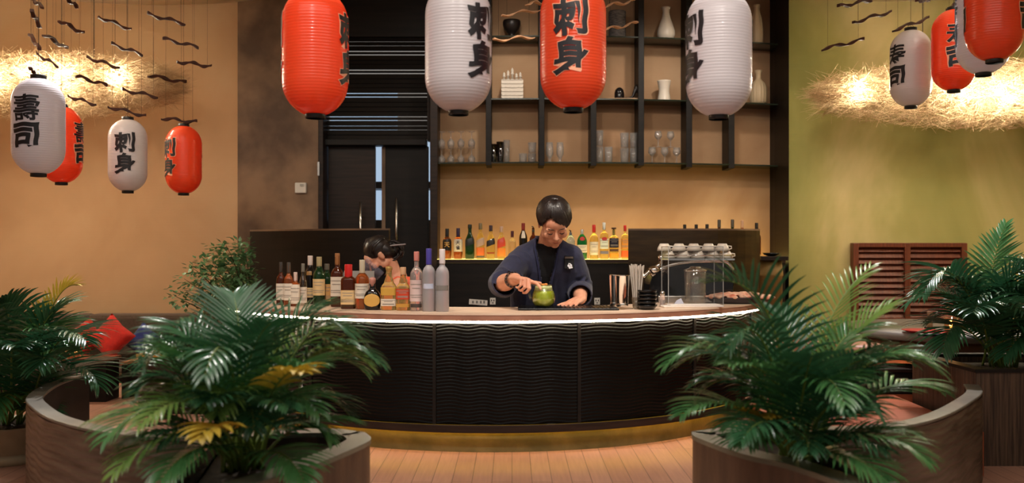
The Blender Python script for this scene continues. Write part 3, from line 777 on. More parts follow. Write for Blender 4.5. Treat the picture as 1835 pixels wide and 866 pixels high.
# ------------------------------------------------------------------ twig nest lamps
M_twig = mat('straw_twig', (232, 208, 164), .6, rgb2=(170, 130, 94), scale=14, transl=.3)
M_bulb = mat('bulb_glow', (255, 250, 240), .3, emit=(255, 246, 235), strength=60)
def nest(c, rx, ry, rz, n, label, bulbs, lights, power):
    t = thing('nest_lamp', label, 'lamp', c); R = random.Random(len(label))
    vs = []; fs = []
    for i in range(n):
        u = R.random() ** .6; a = R.random() * 2 * PI; el = (R.random() * 2 - 1)
        p = Vector((rx * u * math.cos(a), ry * u * math.sin(a), rz * el * math.sqrt(max(0.02, 1 - u * u))))
        tang = Vector((-math.sin(a) * rx, math.cos(a) * ry, 0)).normalized(); rd = Vector((math.cos(a), math.sin(a), 0))
        if R.random() < .42: d = (rd * (.3 + u) + tang * R.uniform(-.9, .9) + Vector((0, 0, R.uniform(-.55, .5)))).normalized()
        else: d = (tang * R.uniform(-1, 1) + rd * R.uniform(-.5, .6) + Vector((0, 0, R.uniform(-.4, .4)))).normalized()
        L = R.uniform(.07, .19) * (1.35 if u > .8 else 1); w_ = R.uniform(.0010, .0021)
        if R.random() < .07: p = Vector((rx * .92 * math.cos(a), ry * .92 * math.sin(a), rz * .5 * el)); d = (rd * R.uniform(.5, 1.2) + tang * R.uniform(-.5, .5) + Vector((0, 0, R.uniform(-.9, .6)))).normalized(); L = R.uniform(.2, .34)
        sag = Vector((R.uniform(-.02, .02), R.uniform(-.02, .02), R.uniform(-.025, .015)))
        q = [p - d * L * .5, p + sag * .6, p + d * L * .5]
        s1 = d.orthogonal().normalized(); s2 = d.cross(s1); o = len(vs)
        for j, pt in enumerate(q):
            ww = w_ * (1, 1, .4)[j]
            for k in range(3):
                an = 2 * PI * k / 3; vs.append(pt + s1 * ww * math.cos(an) + s2 * ww * math.sin(an))
        for j in range(2):
            for k in range(3):
                k2 = (k + 1) % 3; fs.append((o + j * 3 + k, o + j * 3 + k2, o + j * 3 + 3 + k2, o + j * 3 + 3 + k))
    b = MB(); b.add(vs, fs); o = b.build('twigs', M_twig, t, recalc=False); o['kind'] = 'stuff'
    b = MB()
    top = ceil_z(c[0], c[1]) - c[2]
    for s in (-.35, .35): b.tube([(s * rx, 0, 0), (s * rx, 0, top)], .003, 6)
    b.build('cord', M_cord, t)
    fr = MB(); fr.tube([(rx * .55 * math.cos(a), ry * .55 * math.sin(a), 0) for a in [2 * PI * k / 40 for k in range(41)]], .002, 5)
    fr.tube([(-rx * .55, 0, 0), (rx * .55, 0, 0)], .0015, 5); fr.tube([(0, -ry * .55, 0), (0, ry * .55, 0)], .0015, 5); fr.build('hoop', M_cord, t)
    for x, y, z in bulbs:
        b = MB(); b.ball((x, y, z), .02); o = b.build('bulb', M_bulb, t)
        o['label'] = 'glowing round bulb'
    for x, y, z in lights: point_light(Vector(c) + Vector((x, y, z)), power, (1, .88, .66), r=.03)  # points at the bulbs plus extra unseen ones, added to brighten the twigs
nc = P(80, 152, 6.85); nest(tuple(nc), 1.05, .38, .25, 8500, 'glowing straw nest lamp over the left booth', [(.36, -.37, .02)], [(.36, -.42, .02), (.1, -.36, .05), (-.15, -.40, -.03), (-.45, -.38, .02), (-.8, -.30, .0), (.66, -.30, .0), (.2, -.2, -.05)], 15)
nc = P(1762, 168, 6.75); nest(tuple(nc), 1.27, .42, .25, 10000, 'glowing twig nest lamp over the right booth', [(-.10, -.40, -.06), (.25, -.40, .03)], [(-.10, -.46, -.06), (.25, -.46, .03), (-.40, -.42, .0), (.6, -.38, 0), (-.72, -.30, .02), (.05, -.25, -.06), (-.25, -.25, -.05), (-.98, -.22, .0)], 15)

# ------------------------------------------------------------------ bottles
def glassmat(name, rgb, rough=.03, trans=.9, ior=1.4, **k): return mat(name, rgb, rough, trans=trans, ior=ior, **k)
G_CLEAR = thin_glass('clear_glass', (250, 250, 246), .07, .6)
G_FROST = glassmat('frosted_glass', (214, 212, 218), .38, .62)
G_AMBER = glassmat('amber_spirit', (206, 112, 56), .04, .75)
G_DARK = glassmat('dark_amber_glass', (96, 40, 14), .05, .5)
G_BLACK = mat('black_glass', (18, 14, 12), .06)
G_GREEN = glassmat('dark_green_glass', (32, 66, 34), .05, .45)
G_GIN = glassmat('bright_green_glass', (16, 120, 60), .05, .55)
G_GOLD = glassmat('golden_spirit', (238, 200, 120), .04, .75)
G_PALE = glassmat('pale_yellow_spirit', (246, 226, 130), .03, .85)
G_PINK = glassmat('clear_pinkish_glass', (244, 226, 220), .08, .75)
G_BLUE = glassmat('pale_blue_glass', (200, 224, 232), .04, .8)
PAPER = mat('label_paper', (226, 214, 196), .6); CREAM = mat('label_cream', (222, 190, 136), .6); TAN = mat('label_tan', (206, 158, 96), .6)
PRINT = mat('label_print', (70, 60, 54), .6); GREYP = mat('label_grey_print', (150, 140, 130), .6)
def C_(rgb, rough=.4, metal=0): return mat('tint_%d_%d_%d' % rgb, rgb, rough, metal)
SHAPES = {                                               # (radius, height) of the outline, both 0..1
    'whisky': [(.90, 0), (1, .02), (1, .55), (.97, .60), (.80, .66), (.45, .72), (.36, .76), (.36, .93)],
    'tall': [(.90, 0), (1, .02), (1, .48), (.95, .56), (.66, .66), (.42, .74), (.38, .80), (.38, .94)],
    'round': [(.90, 0), (1, .015), (1, .56), (.92, .64), (.62, .705), (.36, .74), (.34, .80), (.34, .95)],
    'square': [(.94, 0), (1, .015), (1, .62), (.93, .68), (.60, .72), (.34, .75), (.32, .93)],
    'vodka': [(.92, 0), (1, .015), (1, .58), (.95, .64), (.75, .69), (.45, .725), (.37, .75), (.37, .95)],
    'squat': [(.62, 0), (.9, .03), (1, .14), (1, .34), (.93, .46), (.74, .56), (.45, .62), (.34, .66), (.33, .80)],
    'wine': [(.92, 0), (1, .015), (1, .58), (.90, .66), (.60, .74), (.40, .80), (.37, .95)],
    'decanter': [(.92, 0), (1, .02), (1, .50), (.88, .56), (.62, .62), (.50, .70), (.38, .76), (.36, .88)],
    'gin': [(.90, 0), (1, .02), (1, .60), (.94, .66), (.75, .74), (.50, .80), (.30, .84), (.28, .92)],
}
def bottle(base, h, wd, shape, glass, cap, capfrom, label, labels=(), group='bottles on the bar', square=False, dep=1.0, capr=None, capshape='cyl', rz=0, name='liquor_bottle', text=None, cat='bottle'):
    t = thing(name, label, cat, base, rz, group); R = wd / 2
    prof = [(r * R, z * h) for r, z in SHAPES[shape]]
    ex = 4.5 if square else None
    def rad_at(z):
        for (r0, z0), (r1, z1) in zip(prof, prof[1:]):
            if z0 <= z <= z1: return r0 + (r1 - r0) * (z - z0) / max(1e-6, z1 - z0)
        return prof[-1][0]
    sm = []
    for (r0, z0), (r1, z1) in zip(prof, prof[1:]): sm += [(r0, z0), (r0 + (r1 - r0) * .5, z0 + (z1 - z0) * .5)]
    sm.append(prof[-1])
    b = MB(); b.lathe(sm, 24, ex=ex, dep=dep); b.build('body', glass, t)
    rc = capr or prof[-1][0] * 1.18
    b = MB(); z0 = capfrom * h
    if capshape == 'cyl': b.lathe([(rc * .98, z0), (rc, z0 + .004), (rc, h - .004), (rc * .92, h)], 20)
    elif capshape == 'ball': b.lathe([(rc * .6, z0), (rc * .75, z0 + .012), (rc, z0 + .022), (rc * 1.05, (z0 + .022 + h) / 2), (rc * .9, h - .004), (rc * .3, h)], 20)
    elif capshape == 'tee': b.lathe([(rc * .5, z0), (rc * .5, h - .014), (rc * 1.4, h - .013), (rc * 1.4, h)], 16)
    elif capshape == 'pour':
        b.lathe([(rc * .9, z0), (rc * .9, z0 + .02), (rc * .5, z0 + .022)], 14); b.tube([(0, 0, z0 + .02), (0, 0, z0 + .04), (-.012, 0, h)], [.006, .005, .004], 8)
    b.build('cap', cap, t)
    for (f0, f1, m, spread, kind) in labels:
        b = MB(); n = 14; vs = []; fs = []
        nz = 16 if kind == 'oval' else 8
        for j in range(nz + 1):
            for i in range(n + 1):
                u = i / n * 2 - 1; a = u * spread
                z = (f0 + (f1 - f0) * j / nz) * h
                if kind == 'slant': z += u * .016
                if kind == 'oval': 
                    vv = j / nz * 2 - 1; a *= math.sqrt(max(0, 1 - vv * vv))
                r = rad_at(min(max(z, .02 * h), h)) + .0009
                ca, sa = math.sin(a), math.cos(a); q = 1
                if ex: q = 1 / (abs(ca) ** ex + abs(sa) ** ex) ** (1 / ex)
                vs.append((r * q * ca, -r * q * sa * dep - (0.0004 if dep < 1 else 0), z))
        for j in range(nz):
            for i in range(n):
                p = j * (n + 1) + i; fs.append((p, p + 1, p + n + 2, p + n + 1))
        b.add(vs, fs)
        if kind == 'print':                                 # dark lines of small print
            b.cur = 1
            for row, (fz, fw) in enumerate(((.80, .7), (.62, .45), (.3, .8), (.2, .6))):
                z = (f0 + (f1 - f0) * fz) * h; v2 = []; m2 = 6
                for i in range(m2 + 1):
                    a = (i / m2 * 2 - 1) * spread * fw; ca, sa = math.sin(a), math.cos(a); q = 1
                    if ex: q = 1 / (abs(ca) ** ex + abs(sa) ** ex) ** (1 / ex)
                    r = rad_at(z) + .0016
                    for dz in (-.0016, .0016): v2.append((r * q * ca, -r * q * sa * dep - .0004, z + dz))
                b.add(v2, [(2 * i, 2 * i + 2, 2 * i + 3, 2 * i + 1) for i in range(m2)])
        b.build('label', [m, GREYP], t, recalc=False)
    if text:
        chars, fz, size, m = text; b = MB()
        for k, ch in enumerate(chars):
            vs, fs = glyphs(ch, .02); zc = fz * h + (len(chars) / 2 - .5 - k) * size * 1.15
            out = []
            for u, v in vs:
                a = u * size / R; r = rad_at(zc + v * size) + .0018; out.append((r * math.sin(a), -r * math.cos(a) * dep, zc + v * size))
            b.add(out, fs)
        b.build('lettering', m, t, recalc=False)
    return t
def bar_bottle(px, ytop, ybase, wpx, *a, **k):
    D = F * (H - .682) / (ybase - YH)
    base = P(px, ybase, D); base.z = .6822
    return bottle(base, (ybase - ytop) * D / F, wpx * D / F, *a, **k)
PR_ = 'print'
bar_bottle(503.5, 470, 546.5, 15, 'whisky', G_DARK, C_((60, 56, 52)), .76, 'amber whisky bottle with a dark cap, leftmost on the bar', [(.12, .50, PAPER, 1.2, PR_)], square=True)
bar_bottle(517.5, 470.5, 549, 15.5, 'whisky', G_AMBER, C_((70, 66, 60)), .76, 'amber whisky bottle with dark grey cap, second on the bar from the left', [(.14, .52, PAPER, 1.3, PR_)], square=True)
bar_bottle(529.5, 488, 549, 16, 'whisky', G_AMBER, C_((214, 190, 178)), .74, 'short white-labelled bottle with a pale cap, third on the bar from the left', [(.08, .64, PAPER, 1.5, PR_)], square=True)
bar_bottle(543, 472.5, 547.5, 14, 'tall', G_CLEAR, C_((120, 116, 104)), .80, 'clear bottle with a grey-green cap and cream label in the left group', [(.06, .44, PAPER, 1.5, PR_)])
bar_bottle(556, 458.5, 545, 21, 'wine', G_BLACK, C_((206, 190, 180)), .80, 'tall black bottle with a white and dark neck in the left group', [(.14, .34, CREAM, 1.4, PR_), (.60, .68, C_((150, 110, 60)), .5, '')])
bar_bottle(572, 460.5, 546.5, 22, 'wine', G_GREEN, C_((164, 150, 110)), .80, 'dark green bottle with a pale gold neck and cream label', [(.20, .54, CREAM, 1.3, PR_)])
bar_bottle(586, 473, 545.5, 20, 'wine', G_GREEN, C_((96, 92, 80)), .84, 'shorter green bottle with a tan label, behind the palm tip', [(.08, .50, TAN, 1.35, PR_)])
bar_bottle(604.5, 454, 550, 22, 'round', G_DARK, C_((156, 104, 60)), .78, 'tall dark bottle with a golden brown cap and big white label', [(.20, .56, PAPER, 1.3, PR_)], square=True)
bar_bottle(624.5, 474, 553.5, 26, 'square', G_DARK, C_((206, 36, 34)), .70, 'square dark amber bottle with a red wax cap', [(.10, .42, CREAM, 1.25, PR_)], square=True, dep=.8, capr=.021 * .95)
bar_bottle(649, 466, 554, 25, 'round', G_AMBER, C_((206, 194, 168)), .72, 'amber bottle with a cream sleeve neck and pale label', [(.22, .52, PAPER, 1.3, PR_)])
bar_bottle(667.5, 497, 555.5, 29.5, 'squat', G_BLACK, C_((190, 130, 116), .3), .72, 'squat black bottle with an oval gold label and pink-brown stopper', [(.10, .50, C_((214, 166, 84)), .9, 'oval')], square=True, dep=.6, capshape='ball')
bar_bottle(697, 477, 556, 28, 'decanter', G_GOLD, C_((196, 160, 96), .25, .5), .82, 'wide golden tequila bottle with a glassy stopper, before the woman', [(.10, .26, PAPER, 1.1, PR_), (.34, .52, C_((206, 160, 70)), 1.1, '')], square=True, dep=.7, capshape='ball')
bar_bottle(722.5, 479, 556.5, 25, 'decanter', G_GOLD, C_((214, 170, 130)), .82, 'golden tequila bottle with a red label and pale cork', [(.26, .50, C_((196, 70, 44)), 1.1, PR_), (.08, .16, C_((190, 140, 60)), 1.1, '')], square=True, dep=.7)
bar_bottle(746.5, 451, 557, 24, 'round', G_PINK, C_((206, 130, 120), .3), .84, 'clear bottle with a pink and silver neck and pinkish label', [(.16, .52, C_((214, 190, 186)), 1.3, PR_), (.06, .12, PRINT, .9, '')])
bar_bottle(768.5, 445.5, 558, 23.5, 'vodka', G_FROST, C_((70, 64, 150), .35), .74, 'frosted vodka bottle with a blue-purple neck', [(.36, .44, C_((190, 196, 216)), .8, '')])
bar_bottle(792.5, 446.5, 558.5, 24.5, 'vodka', G_FROST, C_((216, 206, 206), .35), .76, 'frosted vodka bottle with a white neck and grey band, rightmost of the bar bottles', [(.34, .42, C_((120, 116, 112)), 1.1, '')])
t = thing('menu_card', 'pale grey card standing behind the bottles on the bar', 'card', (xat(643, 5.0), 5.0, .6822))
b = MB(); b.box((0, 0, .095), (.165, .004, .18), M=Matrix.Rotation(-.12, 3, 'X')); b.build('card', C_((150, 146, 140), .5), t)
b = MB(); b.box((0, .012, .008), (.16, .04, .014)); b.build('stand', M_steel, t)

def back_bottle(px, ytop, wpx, *a, **k):
    D = YB(xat(px, 7.1)) - .30
    base = Vector((xat(px, D), D, .905))
    yb = YH + (H - .905) * F / D
    k.setdefault('group', 'bottles on the lit back bar')
    return bottle(base, (yb - ytop) * D / F, wpx * D / F, *a, **k)
back_bottle(801.3, 410, 16, 'whisky', G_AMBER, C_((24, 20, 20)), .66, 'amber bottle with a black label and black cap, leftmost on the lit back bar', [(.28, .66, C_((22, 20, 20)), 1.2, '')], text=('天', .47, .045, C_((206, 160, 90))))
back_bottle(821, 409, 16, 'whisky', G_AMBER, C_((50, 34, 64)), .70, 'amber bottle with a white label of two black characters', [(.24, .64, PAPER, 1.25, '')], text=('天雀', .45, .034, M_ink))
back_bottle(842, 402.5, 16.5, 'tall', G_GREEN, C_((30, 36, 30)), .88, 'green square bottle with a slanted dark label', [(.40, .60, C_((30, 34, 34)), 1.2, 'slant')], square=True)
back_bottle(861, 400, 14.5, 'tall', G_PALE, C_((120, 108, 84)), .82, 'clear square bottle with a slanted silver label and grey cap', [(.36, .56, C_((190, 160, 140)), 1.2, 'slant'), (.10, .32, C_((216, 112, 54)), 1.2, ''), (.04, .09, C_((90, 84, 76)), 1.0, '')], square=True)
back_bottle(879.5, 404, 15, 'tall', G_PALE, C_((50, 30, 50)), .82, 'clear yellowish square bottle with a slanted black label', [(.40, .58, C_((40, 34, 32)), 1.2, 'slant'), (.16, .20, C_((150, 60, 30)), .8, '')], square=True)
back_bottle(898.5, 406, 14.5, 'tall', G_PALE, C_((206, 170, 150)), .82, 'square bottle with a slanted red label and orange spirit', [(.36, .64, C_((206, 70, 44)), 1.25, 'slant'), (.08, .34, C_((226, 134, 54)), 1.2, '')], square=True)
back_bottle(918, 414, 14, 'round', G_CLEAR, C_((70, 22, 34)), .78, 'bottle with a dark red cap rising behind the bartender\'s shoulder')
back_bottle(937.7, 400, 15, 'wine', G_BLACK, C_((130, 34, 30)), .80, 'dark bottle with a red capsule behind the bartender\'s shoulder', [(.58, .78, PAPER, .5, '')])
back_bottle(955.6, 405.7, 14, 'round', G_DARK, C_((24, 22, 26)), .82, 'bottle with a black pourer beside the bartender\'s neck', capshape='pour')
back_bottle(1022.5, 412.5, 16, 'gin', G_BLUE, C_((24, 22, 26)), .80, 'pale blue bottle with a dark pourer, right of the bartender\'s head', capshape='pour')
back_bottle(1043, 411.6, 18, 'gin', G_GIN, C_((206, 204, 200), .3, .6), .84, 'bright green bottle with a red seal and white label', [(.22, .48, PAPER, 1.25, PR_), (.62, .76, C_((190, 34, 34)), .6, 'oval')])
back_bottle(1064.3, 403, 15.7, 'round', G_PALE, C_((206, 40, 34)), .78, 'clear yellow bottle with a red cap and white label, next to the green one', [(.12, .50, PAPER, 1.2, PR_)])
back_bottle(1082.5, 399, 15, 'square', G_PALE, C_((226, 226, 220)), .80, 'clear bottle with a white cap and a round red mark', [(.28, .56, C_((226, 232, 214)), 1.2, PR_), (.50, .60, C_((196, 50, 44)), .6, 'oval'), (.14, .22, C_((120, 116, 130)), 1.0, '')], square=True)
back_bottle(1100, 408, 16.5, 'square', G_PALE, C_((70, 36, 24)), .74, 'yellow bottle with a black label and T-shaped cork', [(.36, .66, C_((26, 22, 40)), 1.2, PR_), (.24, .32, C_((90, 60, 40)), .9, ''), (.06, .18, C_((230, 150, 50)), 1.1, '')], square=True, capshape='tee')
back_bottle(1120, 404, 14, 'square', G_PALE, C_((206, 40, 34)), .82, 'amber bottle with a red cap, close to the bronze screen', [(.30, .60, C_((226, 150, 60)), 1.1, PR_), (.06, .25, C_((226, 100, 44)), 1.2, '')], square=True)
for i, (px, yt, cap) in enumerate([(1227, 402.5, (20, 18, 18)), (1247.6, 402.5, (22, 20, 20)), (1267, 402, (24, 20, 20)), (1288.7, 394, (70, 66, 60)), (1312.5, 393.5, (74, 70, 62)), (1330, 395, (190, 150, 120)), (1355.7, 399.6, (26, 22, 22))]):
    back_bottle(px, yt, 15, 'round', [G_DARK, G_GREEN, G_AMBER][i % 3], C_(cap), .80, 'bottle of which only the cap shows over the bronze screen, %s from the left' % ORD[i], group='bottles behind the bronze screen')
# ------------------------------------------------------------------ things on the shelves
G_JAR = thin_glass('jar_glass', (246, 246, 244), .06, .5, .05, .03)
G_THIN = thin_glass('tumbler_glass', (252, 251, 250), .07, .6, .05, .14)
def on_shelf(px, i, back=.11):
    D = YSH(xat(px, 7.2)) + back
    return Vector((xat(px, D), D, ZS[i] + .0004)), D / F
def glass_thing(name, label, base, prof, group, flip=False, n=20, cat='glass', m=None):
    h = max(z for r, z in prof)
    if flip: prof = [(r, h - z) for r, z in reversed(prof)]
    o = MB().lathe(prof, n).build(name, m or G_THIN, loc=base)
    return tag(o, label, cat, group)
def wine_prof(s): return [(.030 * s, 0), (.030 * s, .003 * s), (.005 * s, .010 * s), (.004 * s, .055 * s), (.012 * s, .062 * s), (.030 * s, .085 * s), (.031 * s, .10 * s), (.025 * s, .13 * s), (.0236 * s, .13 * s), (.029 * s, .10 * s), (.028 * s, .086 * s), (.008 * s, .066 * s), (.001, .064 * s)]
def tumbler_prof(r, h): return [(r * .80, 0), (r * .84, .002), (r, h), (r * .94, h), (r * .78, .01), (.001, .009)]
GW = 'wine glasses standing upside down on the lowest shelf'
for row in range(2):
    for i, px in enumerate((791.5, 808, 826, 845)):
        p, s = on_shelf(px, 0); p.z += row * .131
        glass_thing('wine_glass', 'upside-down wine glass, %s from the left in the %s row, lowest shelf' % (ORD[i], ['lower', 'upper'][row]), p, wine_prof(.96), GW, True)
M_smoke = thin_glass('smoked_glass', (170, 162, 156), .1, .6)
for px, wpx, hpx, lb, m in ((884, 14, 34, 'smoky tumbler next to the left upright fin', M_smoke), (896.5, 14, 38, 'taller smoky tumbler second from the left upright fin', M_smoke), (908, 12, 41, 'tall clear tumbler beside the two smoky ones', None)):
    p, s = on_shelf(px, 0); glass_thing('tumbler', lb, p, tumbler_prof(wpx * s / 2, hpx * s), 'tumblers on the lowest shelf', m=m)
for px, dz, lb in ((937, 0, 'low tumbler left in the pair before the second fin'), (953, 0, 'low tumbler right in the pair before the second fin'), (953.5, 17.5, 'tumbler stacked on the right one of the low pair')):
    p, s = on_shelf(px, 0); p.z += dz * s; glass_thing('tumbler', lb, p, tumbler_prof(7.6 * s, (17 if dz == 0 else 19) * s), 'tumblers on the lowest shelf')
for px, lb in ((985, 'curvy footed beer glass close to the second fin'), (1003.5, 'curvy footed beer glass to the right of its twin')):
    p, s = on_shelf(px, 0)
    glass_thing('footed_glass', lb, p, [(.024, 0), (.024, .004), (.012, .012), (.012, .03), (.03, .07), (.031, .10), (.026, .165), (.0245, .165), (.029, .10), (.027, .07), (.006, .036), (.001, .034)], 'footed glasses on the lowest shelf')
for px, dz, lb in ((1074, 0, 'clear tumbler right of the third fin, at the bottom of its stack'), (1090.5, 0, 'clear tumbler standing alone right of the third fin'), (1074, 29.5, 'tall tumbler on top of the stack right of the third fin')):
    p, s = on_shelf(px, 0); p.z += dz * s; glass_thing('tumbler', lb, p, tumbler_prof(7.5 * s, 29 * s), 'tumblers on the lowest shelf')
for px in (1119, 1136):
    for r in range(2):
        p, s = on_shelf(px, 0); p.z += r * 27.5 * s
        glass_thing('tumbler', '%s tumbler of the %s stack left of the fourth fin' % (['bottom', 'top'][r], ['left', 'right'][px > 1130]), p, tumbler_prof(8 * s, 27 * s), 'tumblers on the lowest shelf')
for i, px in enumerate((1168.5, 1191, 1212.5)):
    p, s = on_shelf(px, 0); glass_thing('cocktail_glass', 'stemmed cocktail glass upside down, %s of the three in the lower row' % ORD[i], p, wine_prof(1.02), 'cocktail glasses on the lowest shelf', False)
for i, px in enumerate((1179.5, 1201.5)):
    p, s = on_shelf(px, 0, .13); p.z += .134; glass_thing('cocktail_glass', 'stemmed cocktail glass, %s of the upper two balanced on the lower ones' % ['left', 'right'][i], p, wine_prof(1.0), 'cocktail glasses on the lowest shelf', False)
M_cer = mat('white_ceramic', (226, 214, 198), .35); M_bisque = mat('bisque_ceramic', (206, 184, 150), .5); M_darkcer = mat('dark_ceramic', (34, 28, 26), .35)
def pot(px, i, wpx, hpx, prof, m, name, label, cat, n=32, ribs=0, ribamp=0, back=.11):
    p, s = on_shelf(px, i, back); b = MB(); W = wpx * s / 2; Hh = hpx * s
    vs = []; pr = [(r * W, z * Hh) for r, z in prof]
    if ribs:
        n = ribs * 4
        vs = [(r * (1 + ribamp * math.cos(k * PI / 2)) * math.cos(2 * PI * k / n), r * (1 + ribamp * math.cos(k * PI / 2)) * math.sin(2 * PI * k / n), z) for r, z in pr for k in range(n)]
        fs = [(a * n + k, a * n + (k + 1) % n, (a + 1) * n + (k + 1) % n, (a + 1) * n + k) for a in range(len(pr) - 1) for k in range(n)]
        fs.append(tuple(reversed(range(n)))); b.add(vs, fs)
    else: b.lathe(pr, n)
    return tag(b.build(name, m, loc=p), label, cat)
t_b = pot(917, 2, 32, 32, [(.45, 0), (.5, .03), (.38, .12), (.36, .22), (.55, .32), (.85, .50), (1, .75), (1, .93), (.93, 1), (.85, .96), (.85, .7), (.5, .42), (.01, .38)], M_darkcer, 'footed_bowl', 'dark footed bowl on the topmost shelf left of the middle red lantern', 'bowl')
b = MB(); p, s = on_shelf(1106, 2); b.lathe([(.062, 0), (.068, .01)] + [(.068 + .0022 * abs(math.sin(k * .55)), .01 + .21 * k / 40) for k in range(41)] + [(.06, .222), (.055, .2), (.05, .02), (.001, .015)], 32)
tag(b.build('wound_jar', mat('grey_cord_wrap', (126, 120, 116), .8, rgb2=(60, 58, 60), scale=30, stretch=(1, 1, 8)), loc=p), 'grey cord-wound jar on the topmost shelf right of the middle red lantern', 'jar')
pot(1193.5, 2, 32, 59, [(.6, 0), (.85, .03), (1, .16), (.98, .28), (.75, .48), (.48, .68), (.36, .84), (.40, .93), (.52, 1), (.46, 1), (.30, .86), (.3, .7), (.01, .68)], M_cer, 'white_vase', 'tall white vase with a narrow neck on the topmost shelf', 'vase')
pot(1356, 2, 22, 71, [(.85, 0), (1, .02), (1, .35), (.95, .5), (.75, .68), (.5, .80), (.42, .9), (.55, .97), (.5, 1), (.35, .96), (.3, .85), (.01, .8)], M_bisque, 'textured_vase', 'tall textured pale bottle vase at the right end of the topmost shelf', 'vase', ribs=9, ribamp=.05)
pot(1190, 1, 25, 37, [(.92, 0), (1, .02), (.92, .1), (.76, .45), (.76, .6), (.94, .93), (1, 1), (.9, 1), (.68, .6), (.66, .3), (.01, .25)], M_cer, 'waisted_vase', 'short white waisted vase on the middle shelf', 'vase')
pot(1359, 1, 30, 61, [(.7, 0), (.95, .06), (1, .25), (1, .45), (.8, .60), (.42, .70), (.30, .76), (.30, .90), (.42, .96), (.42, 1), (.3, 1), (.22, .8), (.01, .78)], M_bisque, 'ribbed_bottle_vase', 'ribbed cream bottle vase at the right end of the middle shelf', 'vase', ribs=16, ribamp=.035)
p, s = on_shelf(918, 1)
t = thing('lattice_holder', 'white lattice box holding five spired sticks on the middle shelf', 'holder', p)
W, Hb = 39 * s, 36 * s; b = MB(); b.box((0, 0, .006), (W, .09, .012)); th = .006
for y in (-.042, .042):
    for k in range(6): b.box((-W / 2 + th / 2 + (W - th) * k / 5, y, Hb / 2), (th, th, Hb))
    for k in range(6): b.box((0, y, th / 2 + (Hb - th) * k / 5), (W, th, th))
    b.box((0, y * .9, Hb / 2), (W - .002, .002, Hb - .004))
for x in (-W / 2 + th / 2, W / 2 - th / 2):
    for k in range(6): b.box((x, 0, th / 2 + (Hb - th) * k / 5), (th, .09, th))
b.build('lattice_box', M_cer, t)
for k, (dx, hh) in enumerate(((-14.5, 14), (-7.5, 18), (.2, 22), (7.5, 13), (14.5, 14))):
    b = MB(); z = Hb - .03; hz = hh * s + .03
    b.lathe([(.008, z), (.008, z + hz * .55), (.013, z + hz * .58), (.013, z + hz * .64), (.008, z + hz * .68), (.011, z + hz * .78), (.009, z + hz * .88), (.001, z + hz)], 12, (dx * s, (-.01) ** (k % 2 + 1), 0)); b.build('spired_stick', M_cer, t)
p, s = on_shelf(1110, 1)
o = MB().lathe([(.038, 0), (.040, .01), (.039, .05), (.033, .075), (.018, .092), (.001, .097)], 28).build('dark_dome', mat('glossy_black_dome', (26, 22, 22), .12), loc=p + Vector((0, .01, .012)))
tag(o, 'small glossy black dome on a pale tray on the middle shelf', 'ornament')
b = MB(); b.prism([(-.11, -.05), (.12, -.05), (.12, .06), (-.11, .06)], 0, .009); b.prism([(-.115, -.055), (.125, -.055), (.125, -.05), (-.115, -.05)], 0, .012)
tag(b.build('small_tray', mat('tan_tray', (186, 146, 110), .4), loc=p + Vector((.02, 0, 0))), 'small tan tray under the black dome on the middle shelf', 'tray')
p, s = on_shelf(1131, 1); b = MB()
b.tube([p + Vector(q) for q in ((-.06, -.02, .018), (-.02, -.02, .017), (.01, -.02, .03), (.022, -.02, .06), (.035, -.02, .09), (.05, -.02, .108))], [.006, .008, .010, .014, .017, .012], 12, roundcap=True)
b.ball(p + Vector((.045, -.02, .095)), (.026, .018, .034)); tag(b.build('curved_ladle', M_darkcer, loc=p, world=True), 'dark curved ladle leaning against the fourth upright fin', 'ladle')

# ------------------------------------------------------------------ things on the bar, middle and right
ZT = .6824
def on_bar(px, py): D = F * (H - ZT) / (py - YH); return Vector((xat(px, D), D, ZT)), D / F
t = thing('bar_mat', 'long black rubber bar mat under the pitcher and shakers', 'mat', (.28, 4.67, ZT))
b = MB(); b.box((.0, 0, .005), (.50, .24, .010)); b.build('base', M_blackp, t, bevel=.003)
b = MB()
for k in range(24): b.box((-.23 + .02 * k, 0, .0115), (.006, .21, .003))
b.build('ribs', M_blackp, t)
p = Vector((xat(974, 4.62), 4.62, ZT + .0135)); s = 4.62 / F
t = thing('glass_pitcher', 'round glass pitcher of green drink in front of the bartender', 'pitcher', p)
pf = [(.030, 0), (.044, .003), (.055, .02), (.0595, .042), (.057, .065), (.049, .085), (.044, .098), (.045, .112)]
G_PITCH = thin_glass('pitcher_glass', (244, 248, 236), .04, .5)
b = MB(); b.lathe(pf + [(r - .0022, z) for r, z in reversed(pf)][:-1] + [(.001, .004)], 40); b.build('bowl', G_PITCH, t)
b = MB(); b.lathe([(.001, .0055), (.038, .0055), (.0515, .02), (.0562, .042), (.0538, .065), (.0485, .080), (.001, .080)], 40)
b.build('drink', mat('green_drink', (176, 184, 44), .2, rgb2=(200, 204, 84), scale=25), t)['label'] = 'cloudy lime green drink'
b = MB(); b.lathe([(.001, .0805), (.0480, .0805), (.0425, .096), (.0422, .104), (.001, .106)], 32); b.build('foam', mat('pale_foam', (206, 206, 150), .7, rgb2=(226, 224, 180), scale=80), t)
b = MB(); b.tube([(-.043, 0, .106), (-.060, 0, .112), (-.071, 0, .095), (-.072, 0, .065), (-.064, 0, .040), (-.055, 0, .030)], .006, 10, roundcap=True); b.build('handle', G_PITCH, t)
b = MB(); R_ = random.Random(4)
for k in range(7):
    a = R_.random() * 6.28; b.ball((.018 * math.cos(a) - .005, .018 * math.sin(a), .110 + .004 * R_.random()), (.011, .007, .005), Matrix.Rotation(a, 3, 'Z') @ Matrix.Rotation(.5, 3, 'X'), 10, 6)
